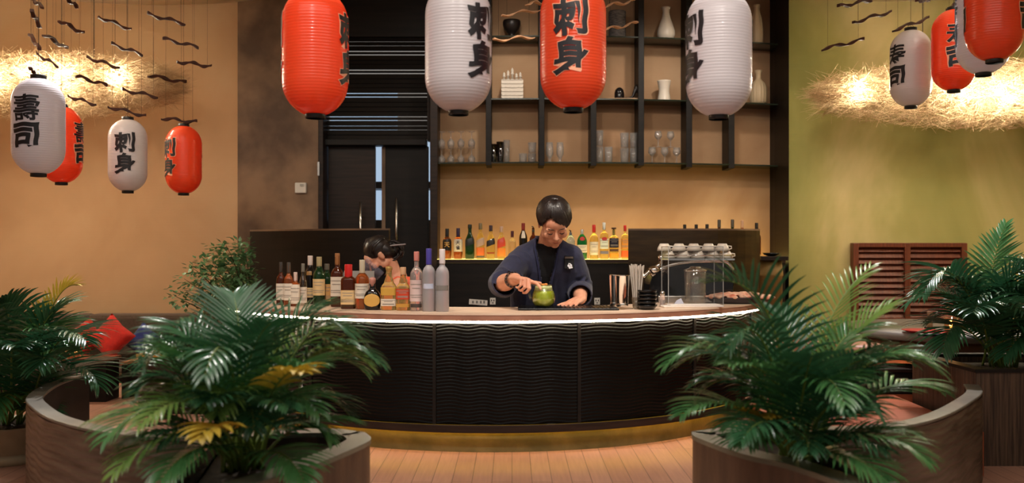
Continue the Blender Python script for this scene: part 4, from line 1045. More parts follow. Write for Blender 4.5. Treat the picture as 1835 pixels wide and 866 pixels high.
b.build('garnish', mat('orange_petals', (226, 112, 44), .5, rgb2=(240, 180, 90), scale=60), t)['label'] = 'orange flower petals'
def shaker(px, py, wpx, ytop, label):
    p, s = on_bar(px, py); p.z += .0135 if px < 1120 else 0; h = (py - ytop) * s; r = wpx * s / 2
    t = thing('shaker_tin', label, 'shaker', p, 0, 'steel shaker tins')
    b = MB(); b.lathe([(r * .72, 0), (r * .76, .003), (r * .80, h * .12), (r, h * .97), (r * 1.03, h * .975), (r * 1.03, h * .995), (r, h), (r * .96, h * .97), (r * .72, h * .02), (.001, h * .02)], 36); b.build('cup', M_chrome, t)
    b = MB(); b.lathe([(r * .74, .001), (r * .80, .004), (r * .815, .016), (r * .79, .017)], 36); b.build('base_ring', M_steel, t)
shaker(1115, 554.5, 27, 498, 'big steel shaker tin in front, right of the pitcher')
shaker(1101.5, 552.0, 20, 497, 'darker steel shaker tin half hidden behind the big one')
p, s = on_bar(1141, 554)
t = thing('straw_bundle', 'bundle of pale drinking straws in a holder right of the shaker tins', 'straws', p)
b = MB(); b.lathe([(.019, 0), (.020, .002), (.026, .06), (.024, .06), (.018, .004), (.001, .004)], 20); b.build('holder', thin_glass('holder_clear', (236, 232, 226), .1, .6), t)
M_straw = mat('pale_straw', (216, 206, 194), .4, transl=.3)
k = 0
for ring, cnt in ((0, 1), (.009, 6), (.017, 11)):
    for j in range(cnt):
        a = 2 * PI * j / cnt; x, y = ring * math.cos(a), ring * math.sin(a)
        b = MB(); b.tube([(x * .8, y * .8, .006), (x * 2.1, y * 2.1, .222 + .006 * math.sin(j * 5))], .0032, 7, cap=False); b.build('straw', M_straw, t); k += 1
p, s = on_bar(1160, 555)
M_bb = mat('black_bowl', (14, 13, 14), .2)
for i in range(5):
    o = MB().lathe([(.030, 0), (.034, .003), (.047, .016), (.050, .024), (.0485, .0245), (.044, .016), (.03, .007), (.001, .006)], 32).build('small_black_bowl', M_bb, loc=p + Vector((0, 0, .0185 * i)))
    tag(o, 'small black bowl, %s in the stack right of the straws' % ['lowest', 'second from the bottom', 'middle', 'second from the top', 'topmost'][i], 'bowl', 'stack of black bowls')
# acrylic case, jar, coffee machine
t = thing('acrylic_case', 'clear open acrylic display case on the right end of the bar', 'case', (.972, 4.98, ZT))
M_acr = thin_glass('clear_acrylic', (250, 250, 250), .03, .25)
b = MB(); cx, cy, z1 = 0, 0, .315
x0, x1, y0, y1 = -.145, .145, -.11, .11
for (c, d) in (((0, y0, z1 / 2), (x1 - x0, .004, z1)), ((x0, 0, z1 / 2), (.004, y1 - y0, z1)), ((x1, 0, z1 / 2), (.004, y1 - y0, z1)), ((0, 0, z1), (x1 - x0 + .004, y1 - y0 + .004, .004))):
    q = MB(); q.box(c, d); q.build('pane', M_acr, t)
M_aedge = mat('acrylic_edge', (176, 174, 170), .25, spec=.6)
b = MB()
for x in (x0, x1):
    b.box((x, y0, z1 / 2), (.0035, .0035, z1))
    b.box((x, y1, z1 / 2), (.003, .003, z1)); b.box((x, 0, z1 + .001), (.004, y1 - y0, .004))
for y in (y0, y1): b.box((0, y, z1 + .001), (x1 - x0, .004, .004))
b.build('edge', M_aedge, t)
t = thing('glass_jar', 'clear glass jar with a chrome lid inside the acrylic case', 'jar', (xat(1246, 4.99), 4.99, ZT))
b = MB(); b.lathe([(.040, 0), (.052, .004), (.056, .03), (.060, .18), (.056, .182), (.052, .03), (.04, .008), (.001, .008)], 32); b.build('body', G_JAR, t)
b = MB(); b.lathe([(.061, .182), (.063, .184), (.063, .19), (.045, .197), (.032, .200), (.030, .206), (.022, .209), (.001, .209)], 32); b.build('lid', M_chrome, t)
p = Vector((1.02, 5.33, ZT))
t = thing('coffee_machine', 'black and chrome domed espresso machine behind the acrylic case', 'coffee machine', p)
Wm, Dm = .235, .17
ol = [(-Wm, 0), (-Wm, .10), (-Wm * .93, .155), (-Wm * .72, .192), (-Wm * .4, .216), (0, .230), (Wm * .5, .234), (Wm * .85, .228), (Wm, .19), (Wm * 1.06, .12), (Wm, 0)]
def slab(ol, y0, y1):
    b = MB(); n = len(ol); b.add([(x, y0, z) for x, z in ol] + [(x, y1, z) for x, z in ol], [tuple(range(n)), tuple(range(2 * n - 1, n - 1, -1))] + [(i, n + i, n + (i + 1) % n, (i + 1) % n) for i in range(n)], False); return b
slab(ol, -.08, .16).build('body', mat('machine_black', (18, 16, 17), .15), t, bevel=.006)
b = MB(); b.tube([(x, -.085, z) for x, z in smoothpts(ol[2:9], 6)], .011, 10, roundcap=True); b.build('chrome_rim', M_chrome, t)
b = MB(); b.box((.04, -.02, .244), (.40, .20, .010)); 
for x in (-.155, .235): b.tube([(x, -.115, .267), (x, .08, .267)], .004, 8)
b.tube([(-.155, -.115, .267), (.235, -.115, .267)], .004, 8); b.build('cup_rail', M_chrome, t)
b = MB(); b.ball((-.215, -.12, .185), (.035, .03, .024)); b.tube([(-.215, -.12, .19), (-.16, -.10, .235)], .012, 10); b.tube([(-.24, -.12, .18), (-.275, -.13, .15)], [.010, .014], 10, roundcap=True); b.build('group_head', M_chrome, t)
b = MB(); b.lathe([(.013, .21), (.018, .225), (.018, .24), (.01, .252), (.001, .254)], 16, (-.165, -.05, .02)); b.build('knob', M_chrome, t)
b = MB(); b.box((0, -.12, .02), (.40, .10, .04)); b.build('drip_tray', M_steel, t, bevel=.004)
k = 0
for row, (z, xs_) in enumerate(((.2495, (-.12, -.035, .05, .135, .21)), (.292, (-.145, -.06, .025, .11, .19)))):
    for x in xs_:
        c = MB(); pr = [(.024, 0), (.026, .003), (.037, .024), (.041, .042), (.039, .042), (.035, .025), (.022, .006), (.001, .005)]
        pr = [(r, .042 - z_) for r, z_ in reversed(pr)]
        o = thing('coffee_cup', 'white coffee cup, %s from the left in the %s row on the coffee machine' % (ORD[xs_.index(x)], ['lower', 'upper'][row]), 'cup', p + Vector((x, -.03 - .004 * row, z)), 0, 'cups on the coffee machine')
        c.lathe(pr, 22); c.build('cup', M_cer, o)
        h = MB(); h.tube([(.033, -.0, .028), (.050, -.006, .026), (.052, -.006, .014), (.036, 0, .008)], .0035, 7, roundcap=True); h.build('handle', M_cer, o); k += 1
# white cloth, plate of food, salt shaker, tissues
t = thing('folded_cloth', 'white folded cloth lying under the acrylic case on the bar', 'cloth', (.94, 4.82, ZT))
b = MB(); b.box((0, 0, .0045), (.32, .085, .009), .1); b.box((.01, .0, .012), (.27, .07, .006), .14); b.build('cloth', mat('white_cloth', (226, 216, 208), .9), t, bevel=.003)
pp = Vector((xat(1326, 5.14), 5.14, ZT)); 
t = thing('food_plate', 'dark oval platter piled with pinkish snacks at the right end of the bar', 'platter', pp)
b = MB(); b.lathe([(.12, 0), (.15, .006), (.19, .030), (.196, .034), (.188, .035), (.15, .014), (.001, .012)], 40, dep=.5); b.build('platter', mat('dark_platter', (60, 52, 58), .35), t)
b = MB(); R_ = random.Random(8)
for k in range(150):
    a = R_.random() * 6.28; q = R_.random() ** .5
    b.ball((.185 * q * math.cos(a), .088 * q * math.sin(a), .030 + .024 * (1 - q * q) + .007 * R_.random()), (.022, .016, .009), Matrix.Rotation(R_.random() * 3, 3, 'Z'), 10, 6)
put_mesh('snacks', (lambda m: (m.transform(Matrix.Translation(parent_world(t))), m)[1])(blob(b, .005, 2)), mat('pink_snack', (234, 188, 160), .55, rgb2=(210, 112, 84), scale=22, contrast=(.45, .7)), t)
t = thing('salt_shaker', 'small glass salt shaker left of the acrylic case', 'shaker', (xat(1190, 4.86) - .012, 4.84, ZT))
b = MB(); b.lathe([(.013, 0), (.015, .003), (.014, .055), (.011, .06)], 16); b.build('body', G_PINK, t)
b = MB(); b.lathe([(.012, .06), (.0135, .062), (.0135, .075), (.008, .083), (.001, .084)], 16); b.build('cap', M_steel, t)
b = MB(); b.add([(-.03, -.02, 0), (.03, -.025, 0), (.032, .022, 0), (-.028, .02, 0), (-.012, -.005, .028), (.014, .004, .04)], [(0, 1, 5, 4), (1, 2, 5), (2, 3, 4, 5), (3, 0, 4), (3, 2, 1, 0)], False)
tag(b.build('tissue', mat('tissue_white', (206, 206, 222), .9), loc=(xat(1216, 4.93), 4.93, ZT)), 'crumpled bluish white tissue inside the acrylic case', 'tissue')

# ------------------------------------------------------------------ booth table things
def candle(loc, label, s=1.0):
    t = thing('candle_glass', label, 'candle', loc, 0, 'candle glasses on the booth tables')
    b = MB(); b.lathe([(.030 * s, 0), (.033 * s, .004), (.038 * s, .09 * s), (.0355 * s, .09 * s), (.029 * s, .012), (.001, .01)], 24); b.build('glass', thin_glass('candle_cup', (250, 236, 214), .06, .5), t)
    b = MB(); b.lathe([(.001, .0105), (.026 * s, .0105), (.0265 * s, .035 * s), (.001, .034 * s)], 20); b.build('wax', mat('wax', (240, 220, 190), .5), t)
    b = MB(); b.lathe([(.002, .035 * s), (.009 * s, .048 * s), (.006 * s, .066 * s), (.001, .08 * s)], 12); b.build('flame', mat('candle_flame', (255, 190, 110), .5, emit=(255, 176, 90), strength=22), t)
    point_light(Vector(loc) + Vector((0, 0, .06)), 1.2, (1, .6, .3), .01)
candle((xat(132, 6.0), 6.0, .2802), 'lit candle glass on the low black table of the left booth')
candle((xat(1704, 5.05), 5.05, .5202), 'lit candle glass on the grey round table, by the palm')
b = MB(); b.box((0, 0, .055), (.06, .012, .11)); t = thing('card_holder', 'pale upright card holder on the low black table left of the candle', 'card', (xat(112, 6.05), 6.05, .2802))
b.build('card', C_((170, 150, 130), .6), t); b = MB(); b.box((0, 0, .006), (.07, .04, .012)); b.build('foot', M_dark, t)
t = thing('card_holder', 'wooden card holder standing upright on the grey round table', 'card', (xat(1666, 5.35), 5.35, .5202))
b = MB(); b.box((0, 0, .052), (.03, .012, .10)); b.build('card', C_((150, 120, 92), .6), t); b = MB(); b.box((0, 0, .006), (.045, .04, .012)); b.build('foot', M_dark, t)
for i, (px, D, r, lb) in enumerate(((1650, 5.12, .10, 'red plate on the grey round table, left of the folded napkins'), (1687, 5.0, .095, 'red plate on the grey round table, nearest the candle'))):
    o = MB().lathe([(r * .6, 0), (r * .65, .003), (r, .014), (r * .99, .016), (r * .6, .006), (.001, .005)], 36).build('red_plate', mat('red_plate', (150, 26, 30), .3), loc=(xat(px, D), D, .5202))
    tag(o, lb, 'plate', 'red plates on the round table')
t = thing('folded_napkin', 'dark folded napkin with a white stripe between the red plates', 'napkin', (xat(1669, 4.93), 4.93, .5202))
b = MB(); b.box((0, 0, .005), (.13, .05, .010), .12); b.build('napkin', mat('napkin_dark', (36, 32, 48), .8), t, bevel=.002)
b = MB(); b.box((0, -.005, .0115), (.125, .012, .003), .12); b.build('stripe', M_white, t)
# ------------------------------------------------------------------ people
M_skin = mat('skin', (224, 164, 132), .5, rgb2=(214, 148, 118), scale=18)
M_hair = mat('black_hair', (26, 20, 19), .32, spec=.6, rgb2=(40, 31, 28), scale=30, stretch=(1, 1, 4))
M_navy = mat('navy_jacket', (33, 35, 58), .85, rgb2=(42, 44, 70), scale=22, bump=.5, bscale=14, sheen=.15)
M_navyd = mat('navy_collar', (34, 37, 66), .85, bump=.3, bscale=40)
M_shirt = mat('black_shirt', (15, 14, 17), .85, bump=.3, bscale=30)
M_trous = mat('black_trousers', (20, 19, 22), .9)
M_shoe = mat('black_shoe', (14, 13, 13), .4)
M_lip = mat('lip', (176, 100, 88), .5)
V = Vector
def head_prims(b, M, C, fem=False):
    q = M.to_3x3()
    def el(c, r): b.ball(C + q @ V(c), r, q, 20, 14)
    k = .94 if fem else 1
    el((0, .012, .03), (.074 * k, .092, .086)); el((0, -.026, -.025), (.062 * k, .066, .078)); el((0, -.048, -.070), (.044 * k, .044, .042))
    el((0, -.070, -.098), (.023, .020, .018)); el((0, -.060, .030), (.056, .036, .045))
    for s in (-1, 1):
        el((s * .030, -.083, .014), (.026, .013, .0085)); el((s * .042, -.064, -.030), (.022, .024, .024))
        el((s * .033, -.078, -.006), (.016, .012, .009))
        el((s * .076 * k, .008, -.012), (.007, .018, .030)); el((s * .079 * k, .012, .004), (.007, .017, .014))
        el((s * .010, -.098, -.036), (.008, .010, .007)); el((s * .052 * k, -.012, -.066), (.016, .034, .024))
    b.tube([C + q @ V(p) for p in ((0, -.086, .012), (0, -.098, -.012), (0, -.112, -.032))], [.007, .009, .011], 12, roundcap=True)
    b.tube([C + q @ V(p) for p in ((-.022, -.082, -.066), (-.008, -.0925, -.061), (0, -.092, -.0625), (.008, -.0925, -.061), (.022, -.082, -.066))], [.004, .0062, .0055, .0062, .004], 10, roundcap=True)
    b.tube([C + q @ V(p) for p in ((-.018, -.083, -.071), (0, -.092, -.074), (.018, -.083, -.071))], [.004, .0072, .004], 10, roundcap=True)
def face_parts(M, C, t):
    q = M.to_3x3()
    for s in (-1, 1):
        e = MB(); e.tube([C + q @ V((s * x, y, z)) for x, y, z in ((.018, -.0875, -.0105), (.027, -.0915, -.0135), (.036, -.0895, -.0135), (.046, -.081, -.0105))], [.0012, .0022, .0022, .0012], 8); e.build('eyelashes', M_hair, t, world=True)
        e = MB(); e.tube([C + q @ V((s * x, y, z)) for x, y, z in ((.012, -.0945, .016), (.026, -.0970, .021), (.040, -.0915, .021), (.052, -.080, .015))], [.0022, .0036, .0034, .0014], 8, flat=.6); e.build('eyebrow', M_hair, t, world=True)
    e = MB(); e.tube([C + q @ V(p) for p in ((-.020, -.0855, -.0685), (-.008, -.0968, -.0672), (0, -.0960, -.0685), (.008, -.0968, -.0672), (.020, -.0855, -.0685))], [.0012, .0030, .0026, .0030, .0012], 8); e.build('lips', M_lip, t, world=True)
def hand_prims(b, wrist, fwd, down, side, curls, scale=1.0, thumb=(.55, .9, .25), spread=.06):
    # fwd: towards the fingers; down: palm normal; side: towards the thumb
    X = V(fwd).normalized(); Z = V(down); Z = (Z - X * Z.dot(X)).normalized(); Y = Z.cross(X)
    if Y.dot(V(side)) < 0: Y = -Y
    W = V(wrist); s = scale
    def T(x, y, z): return W + X * (x * s) + Y * (y * s) + Z * (z * s)
    knu = [(.090, .028, 0), (.094, .008, -.003), (.089, -.012, -.001), (.080, -.030, .003)]
    for (x, y, z) in knu:
        b.tube([T(-.004, y * .55, 0), T(.03, y * .8, -.001), T(x * .75, y * .98, z), T(x, y, z)], [.017 * s, .0155 * s, .0135 * s, .0105 * s], 12, roundcap=True)
    b.ball(T(.045, .0, .004), (.03 * s, .03 * s, .017 * s), Matrix((X, Y, Z)).transposed(), 14, 10)
    b.ball(T(.036, .024, .010), (.030 * s, .017 * s, .016 * s), Matrix((X, Y, Z)).transposed(), 14, 10)
    lens = [(.043, .026, .021), (.047, .029, .022), (.043, .027, .021), (.034, .021, .019)]
    rads = [.0088, .0092, .0087, .0076]
    for i, ((kx, ky, kz), L, r, c) in enumerate(zip(knu, lens, rads, curls)):
        p = T(kx, ky, kz); a = 0; sp = spread * (1.2 - i * .85); pts = [p]
        for l, cc in zip(L, c):
            a += math.radians(cc); d = (X * math.cos(a) + Z * math.sin(a) + Y * sp * math.cos(a)).normalized(); p = p + d * (l * s); pts.append(p)
        b.tube([pts[0] - X * .008 * s, pts[0], pts[0].lerp(pts[1], .5), pts[1], pts[1].lerp(pts[2], .5), pts[2], pts[3]], [r * 1.08 * s, r * 1.12 * s, r * s, r * 1.02 * s, r * .9 * s, r * .92 * s, r * .72 * s], 12, roundcap=True)
    d1 = (X * thumb[0] + Y * thumb[1] + Z * thumb[2]).normalized(); d2 = (d1 + X * .45).normalized(); d3 = (d2 + X * .25).normalized()
    p0 = T(.018, .020, .006); p1 = p0 + d1 * .044 * s; p2 = p1 + d2 * .034 * s; p3 = p2 + d3 * .026 * s
    b.tube([p0, p0.lerp(p1, .5), p1, p1.lerp(p2, .5), p2, p3], [.0165 * s, .0145 * s, .0112 * s, .0098 * s, .0100 * s, .0074 * s], 12, roundcap=True)
def loft(b, rings, n=28):                                 # rings: centre, rx, ry (ellipses in the horizontal plane)
    vs = []; fs = []
    for c, rx, ry in rings:
        for k in range(n):
            a = 2 * PI * k / n; vs.append(V(c) + V((rx * math.cos(a), ry * math.sin(a), 0)))
    for i in range(len(rings) - 1):
        for k in range(n):
            k2 = (k + 1) % n; fs.append((i * n + k, i * n + k2, (i + 1) * n + k2, (i + 1) * n + k))
    fs.append(tuple(reversed(range(n)))); fs.append(tuple(range((len(rings) - 1) * n, len(rings) * n))); b.add(vs, fs)
def legs(b, hip, foot_y, z0, spread=.09, grow=0.0, shoes=False):
    for s in (-1, 1):
        hx = hip.x + s * spread
        if not shoes: b.tube([(hx, hip.y, hip.z), (hx, (hip.y + foot_y) / 2 - .02, z0 + .47), (hx, foot_y + .01, z0 + .09)], [.085 + grow, .058 + grow, .042 + grow], 16, roundcap=True)
        else: b.tube([(hx, foot_y + .05, z0 + .045), (hx, foot_y - .06, z0 + .04), (hx, foot_y - .15, z0 + .034)], [.042, .044, .032], 14, flat=.8, roundcap=True)
        if not shoes and not grow: b.tube([(hx, foot_y + .03, z0 + .06), (hx, foot_y - .1, z0 + .05)], [.03, .026], 12, roundcap=True)

# ---- bartender
PIT = -.33
t = thing('person', 'bartender in a navy jacket leaning over the bar and reaching towards the green pitcher', 'person', (.17, 5.2, PIT))
HC = P(992.5, 398, 4.87); HM = Matrix.Rotation(-.05, 4, 'Y') @ Matrix.Rotation(.10, 4, 'Z') @ Matrix.Rotation(math.radians(38), 4, 'X')
neck0 = V((.19, 4.99, .985)); hip = V((.165, 5.17, .52))
SR, SL = V((.070, 5.02, .942)), V((.318, 5.02, .942))
ER, WR = V((-.052, 4.80, .805)), V((.018, 4.58, .838))
EL, WL = V((.372, 5.08, .765)), V((.362, 4.85, .722))
b = MB()
head_prims(b, HM, HC)
b.tube([neck0 + V((0, .01, -.04)), neck0 + V((0, 0, .02)), HC + HM.to_3x3() @ V((0, .025, -.05))], [.07, .055, .052], 18, roundcap=True)
loft(b, [((hip.x, hip.y, .44), .15, .10), ((hip.x, hip.y, .55), .155, .105), ((.17, 5.12, .70), .14, .10), ((.18, 5.06, .84), .165, .10), ((.188, 5.02, .93), .165, .085), ((.19, 5.0, .985), .07, .06)])
for S_, E_, W_ in ((SR, ER, WR), (SL, EL, WL)):
    b.tube([V((.19, 5.01, .955)), S_], [.07, .062], 14, roundcap=True)
    b.tube([S_, S_.lerp(E_, .5), E_], [.058, .052, .044], 16, roundcap=True)
    b.tube([E_, E_.lerp(W_, .3), E_.lerp(W_, .7), W_], [.044, .046, .037, .029], 16, roundcap=True)
hand_prims(b, WR, (.62, -.78, -.05), (-.10, -.25, -.96), (.8, .6, .1), [(8, 20, 12), (64, 66, 40), (72, 70, 42), (76, 70, 42)], .98, (.62, .80, -.12))
hand_prims(b, WL, (-.55, -.80, -.16), (0, -.05, -1), (-.8, .5, 0), [(8, 14, 10), (10, 16, 12), (12, 18, 12), (14, 20, 14)], .98, (.6, .85, .12), .10)
legs(b, hip, 5.2, PIT)
put_mesh('body', blob(b, .0036, 3), M_skin, t)
face_parts(HM, HC, t)
# hair: locks combed forward from the crown
b = MB(); q3 = HM.to_3x3(); R_ = random.Random(3)
def hp(c): return HC + q3 @ V(c)
b.ball(hp((0, .020, .043)), (.081, .094, .083), q3, 24, 16); b.ball(hp((0, .045, .01)), (.075, .068, .08), q3, 20, 14)
def skullpt(az, el, k=1.0):                                # az 0 = front, el 90deg = crown
    ce = math.cos(el)
    return V((.083 * k * math.sin(az) * ce, .016 - .098 * k * math.cos(az) * ce, .036 + .090 * k * math.sin(el)))
for i in range(520):
    az = max(-3.14, min(3.14, -PI + 2 * PI * (i * .618034 % 1) + R_.uniform(-.03, .03)))
    front = math.cos(az)
    tab = ((-3.2, -42), (-2.0, -36), (-1.45, -24), (-.98, -12), (-.72, 20), (-.5, 32), (-.2, 16), (.2, -4), (.6, -20), (1.0, -26), (1.5, -26), (2.0, -36), (3.2, -42))
    for (a0, e0), (a1, e1) in zip(tab, tab[1:]):
        if a0 <= az <= a1: end = math.radians(e0 + (e1 - e0) * (az - a0) / (a1 - a0) + R_.uniform(-6, 5))
    pts = []; sw = .55 * max(0, front)
    for j in range(9):
        f = j / 8; el = PI / 2 * .985 + (end - PI / 2 * .985) * f
        a2 = az + sw * (f - .6) * .8
        k = 1.04 + .05 * math.sin(f * PI) + (.05 * f if front > .25 else 0) + R_.uniform(-.012, .02)
        pts.append(hp(skullpt(a2, el, k)))
    b.tube(pts, [.003, .0042, .0046, .0046, .0044, .004, .0036, .003, .0008], 6)
b.build('hair', M_hair, t, world=True)
# undershirt, jacket, trousers
b = MB(); loft(b, [((.17, 5.16, .56), .165, .112), ((.172, 5.115, .70), .155, .112), ((.18, 5.055, .84), .172, .112), ((.188, 5.02, .925), .150, .095), ((.19, 5.0, .985), .080, .068), ((.192, 4.985, 1.015), .062, .060)])
put_mesh('undershirt', blob(b, .006, 3), M_shirt, t)
b = MB()
loft(b, [((hip.x, hip.y, .40), .195, .145), ((hip.x, hip.y, .52), .190, .14), ((.17, 5.125, .66), .180, .130), ((.178, 5.075, .78), .190, .128), ((.183, 5.045, .86), .205, .128), ((.188, 5.02, .935), .185, .105), ((.19, 5.005, .985), .105, .080)])
for S_, s in ((SR, -1), (SL, 1)):
    b.tube([V((.19 + s * .055, 5.0, .995)), V((.19 + s * .09, 5.01, .965)), S_], [.045, .062, .072], 16, roundcap=True)
    b.tube([V((.19 + s * .05, 4.985, 1.03)), V((.19 + s * .075, 5.0, 1.0))], [.024, .04], 12, roundcap=True)
vr = (WR - ER).normalized()
b.tube([SR, SR.lerp(ER, .5) + V((-.005, 0, 0)), ER + V((-.002, .0, -.008)), ER + vr * .045], [.070, .074, .076, .070], 20)
b.tube([SL, SL.lerp(EL, .5) + V((.005, 0, 0)), EL, EL.lerp(WL, .45), EL.lerp(WL, .72)], [.070, .073, .074, .068, .064], 20)
# folds
R_ = random.Random(6)
for S_, E_ in ((SR, ER), (SL, EL)):
    for k in range(7):
        f = .15 + .8 * k / 7; c = S_.lerp(E_, f); ax = (E_ - S_).normalized(); o1 = ax.orthogonal().normalized(); o2 = ax.cross(o1)
        pts = [c + (o1 * math.cos(a) + o2 * math.sin(a)) * .070 + ax * (.03 * math.sin(a * 1.5 + k)) for a in [R_.uniform(0, 6) + .28 * j for j in range(9)]]
        a0 = R_.uniform(0, 6); pts = [c + (o1 * math.cos(a0 + .26 * j) + o2 * math.sin(a0 + .26 * j)) * .071 + ax * (.022 * math.sin(j * .5 + k)) for j in range(9)]
        b.tube(pts, [.004, .008, .010, .011, .011, .010, .009, .007, .003], 8)
jm = blob(b, .0058, 4)
def opening(z): return .190 - .004 + (.0 if z > .9 else (.9 - z) * -.05), (.020 + max(0, z - .80) * .19)
bm = bmesh.new(); bm.from_mesh(jm)
kill = []
for f in bm.faces:
    c = f.calc_center_median(); x0, wv = opening(c.z)
    if abs(c.x - x0) < wv and f.normal.y < -.1 and c.y < 5.02 and c.z < 1.04: kill.append(f)
for f in bm.faces:                                         # open sleeve ends
    c = f.calc_center_median()
    if (c - (ER + vr * .05)).dot(vr) > -.002 and (c - ER).length < .13 and f.normal.dot(vr) > .6: kill.append(f)
vl_ = (WL - EL).normalized()
for f in bm.faces:
    c = f.calc_center_median()
    if (c - EL.lerp(WL, .72)).dot(vl_) > -.006 and (c - WL).length < .15 and f.normal.dot(vl_) > .6: kill.append(f)
bmesh.ops.delete(bm, geom=list(set(kill)), context='FACES'); bm.to_mesh(jm); bm.free()
jo = put_mesh('jacket', jm, M_navy, t)
sd = jo.modifiers.new('solid', 'SOLIDIFY'); sd.thickness = .005; sd.offset = -1
for s in (-1, 1):
    pts = []
    for z in (.55, .62, .70, .78, .84, .90, .95, .99):
        x0, wv = opening(z); y = 5.17 - .14
        ys = [(.52, 5.03), (.66, 4.995), (.78, 4.947), (.86, 4.917), (.935, 4.92), (.99, 4.935)]
        for (za, ya), (zb, yb_) in zip(ys, ys[1:]):
            if za <= z <= zb: y = ya + (yb_ - ya) * (z - za) / (zb - za)
        pts.append(V((x0 + s * (wv + .008), y - .004 + abs(wv) * .12, z)))
    pts += [V((.192 + s * .066, 4.965, 1.02)), V((.192 + s * .062, 5.0, 1.045)), V((.192 + s * .03, 5.05, 1.045))]
    b = MB(); b.tube(pts, [.016] * 7 + [.016, .015, .014, .012], 12, flat=.42, roundcap=True); b.build('collar_band', M_navyd, t, world=True)
b = MB(); b.tube([ER + vr * .175 + V((0, 0, 0)), ER + vr * .188], [.0405, .0395], 20, cap=False); b.tube([ER + vr * .20, ER + vr * .209], [.0385, .0375], 20, cap=False)
for k in range(14):
    a = 2 * PI * k / 14; ax = vr; o1 = ax.orthogonal().normalized(); o2 = ax.cross(o1)
    b.ball(ER + vr * .194 + (o1 * math.cos(a) + o2 * math.sin(a)) * .0385, .0055, None, 8, 6)
b.build('bracelet', mat('dark_bracelet', (46, 36, 36), .4), t, world=True)
# chest mark
ec = P(1021, 478, 4.905)
b = MB(); b.box(ec + V((-.002, .012, .022)), (.055, .004, .070), M=Matrix.Rotation(-.25, 3, 'X') @ Matrix.Rotation(.35, 3, 'Z')); b.build('chest_patch', M_shirt, t, world=True)
b = MB(); em = Matrix.Rotation(-.25, 3, 'X')
for dx, dz, r in ((-.008, .004, .008), (.006, .006, .007), (.0, -.004, .009), (.010, -.005, .006), (-.010, -.008, .005), (.003, .014, .004), (-.004, .015, .004)): b.ball(ec + V((dx, .004, dz)), (r, .003, r), em, 12, 8)
b.build('chest_emblem', mat('emblem_white', (220, 218, 222), .6), t, world=True)['label'] = 'white emblem on the chest'
b = MB(); b.box(ec + V((-.004, .010, .048)), (.045, .005, .010), M=Matrix.Rotation(.3, 3, 'Z')); b.build('name_tag', mat('tag_bronze', (96, 84, 76), .4), t, world=True)
b = MB(); legs(b, hip, 5.2, PIT, .09, .018); loft(b, [((hip.x, hip.y, .42), .172, .118), ((hip.x, hip.y, .52), .168, .118)]); put_mesh('trousers', blob(b, .008, 3), M_trous, t)
b = MB(); legs(b, hip, 5.2, PIT, .09, 0, True); put_mesh('shoes', blob(b, .006, 2), M_shoe, t)

# ---- second worker, bent over behind the bottles
t = thing('person', 'dark-haired worker with a face shield and orange top bending down behind the bottles', 'person', (-.62, 5.42, PIT))
R_ = random.Random(12); HC = P(680, 458, 5.25); HM = Matrix.Rotation(-PI / 2 + .12, 4, 'Z') @ Matrix.Rotation(math.radians(48), 4, 'X') @ Matrix.Scale(.85, 4)
q3 = HM.to_3x3()
neck0 = P(706, 492, 5.27); hip = V((-.50, 5.42, .50)); ch = P(722, 520, 5.3)
SRr, SLl = V((neck0.x + .048, 5.17, .785)), V((neck0.x + .08, 5.41, .77))
b = MB(); head_prims(b, HM, HC, True)
b.tube([neck0 + V((.02, 0, -.02)), neck0, HC + q3 @ V((0, .03, -.045))], [.058, .046, .043], 16, roundcap=True)
loft(b, [((hip.x, hip.y, .40), .14, .12), ((hip.x, hip.y, .54), .14, .12), ((-.56, 5.36, .68), .115, .13), ((-.61, 5.30, .78), .10, .15), ((neck0.x + .03, 5.28, neck0.z - .02), .06, .08)])
hands = []
for S_, E_, W_ in ((SRr, V((-.72, 5.08, .62)), V((-.90, 5.10, .50))), (SLl, V((-.70, 5.46, .62)), V((-.90, 5.32, .50)))):
    b.tube([S_, S_.lerp(E_, .5), E_], [.05, .043, .037], 14, roundcap=True); b.tube([E_, E_.lerp(W_, .4), W_], [.037, .036, .025], 14, roundcap=True)
    hand_prims(b, W_, (-.8, .1, -.5), (-.3, 0, -.9), (0, 1 if S_ is SRr else -1, 0), [(25, 30, 20)] * 4, .92)
legs(b, hip, 5.42, PIT, .085)
put_mesh('body', blob(b, .0042, 3), M_skin, t); face_parts(HM, HC, t)
b = MB(); b.ball(HC + q3 @ V((0, .024, .044)), (.084, .099, .082), q3, 22, 14); b.ball(HC + q3 @ V((0, .052, -.004)), (.077, .066, .084), q3, 18, 12)
for i in range(240):
    a = -1.55 + 3.1 * i / 239; kk = R_.uniform(1.02, 1.12)
    p0 = V((.070 * math.sin(a), -.058 + .03 * abs(a), .080 - .035 * abs(a))); p1 = V((.080 * math.sin(a), .02, .095 - .045 * abs(a))); p2 = V((.03 * math.sin(a), .11, .035))
    b.tube([HC + q3 @ (p * kk) for p in (p0, p0.lerp(p1, .5) + V((0, 0, .022)), p1 + V((0, 0, .030)), p1.lerp(p2, .5) + V((0, .022, .022)), p2)], [.0015, .0036, .004, .004, .003], 5)
b.build('hair', M_hair, t, world=True)
b = MB(); bc = P(704, 449, 5.27); R_ = random.Random(9)
b.ball(bc, (.046, .042, .040), None, 18, 12)
for i in range(90):
    a = i / 90 * 2 * PI * 7 + R_.uniform(-.2, .2); rr = R_.uniform(.85, 1.25); c = bc + V((.010 * math.cos(a), 0, .010 * math.sin(a)))
    b.tube([c + V((.044 * rr * math.cos(a + s_), .044 * math.cos(i * 2.4 + s_), .040 * rr * math.sin(a + s_))) for s_ in (0, .4, .8, 1.2, 1.6)], [.001, .0035, .004, .0035, .0008], 5)
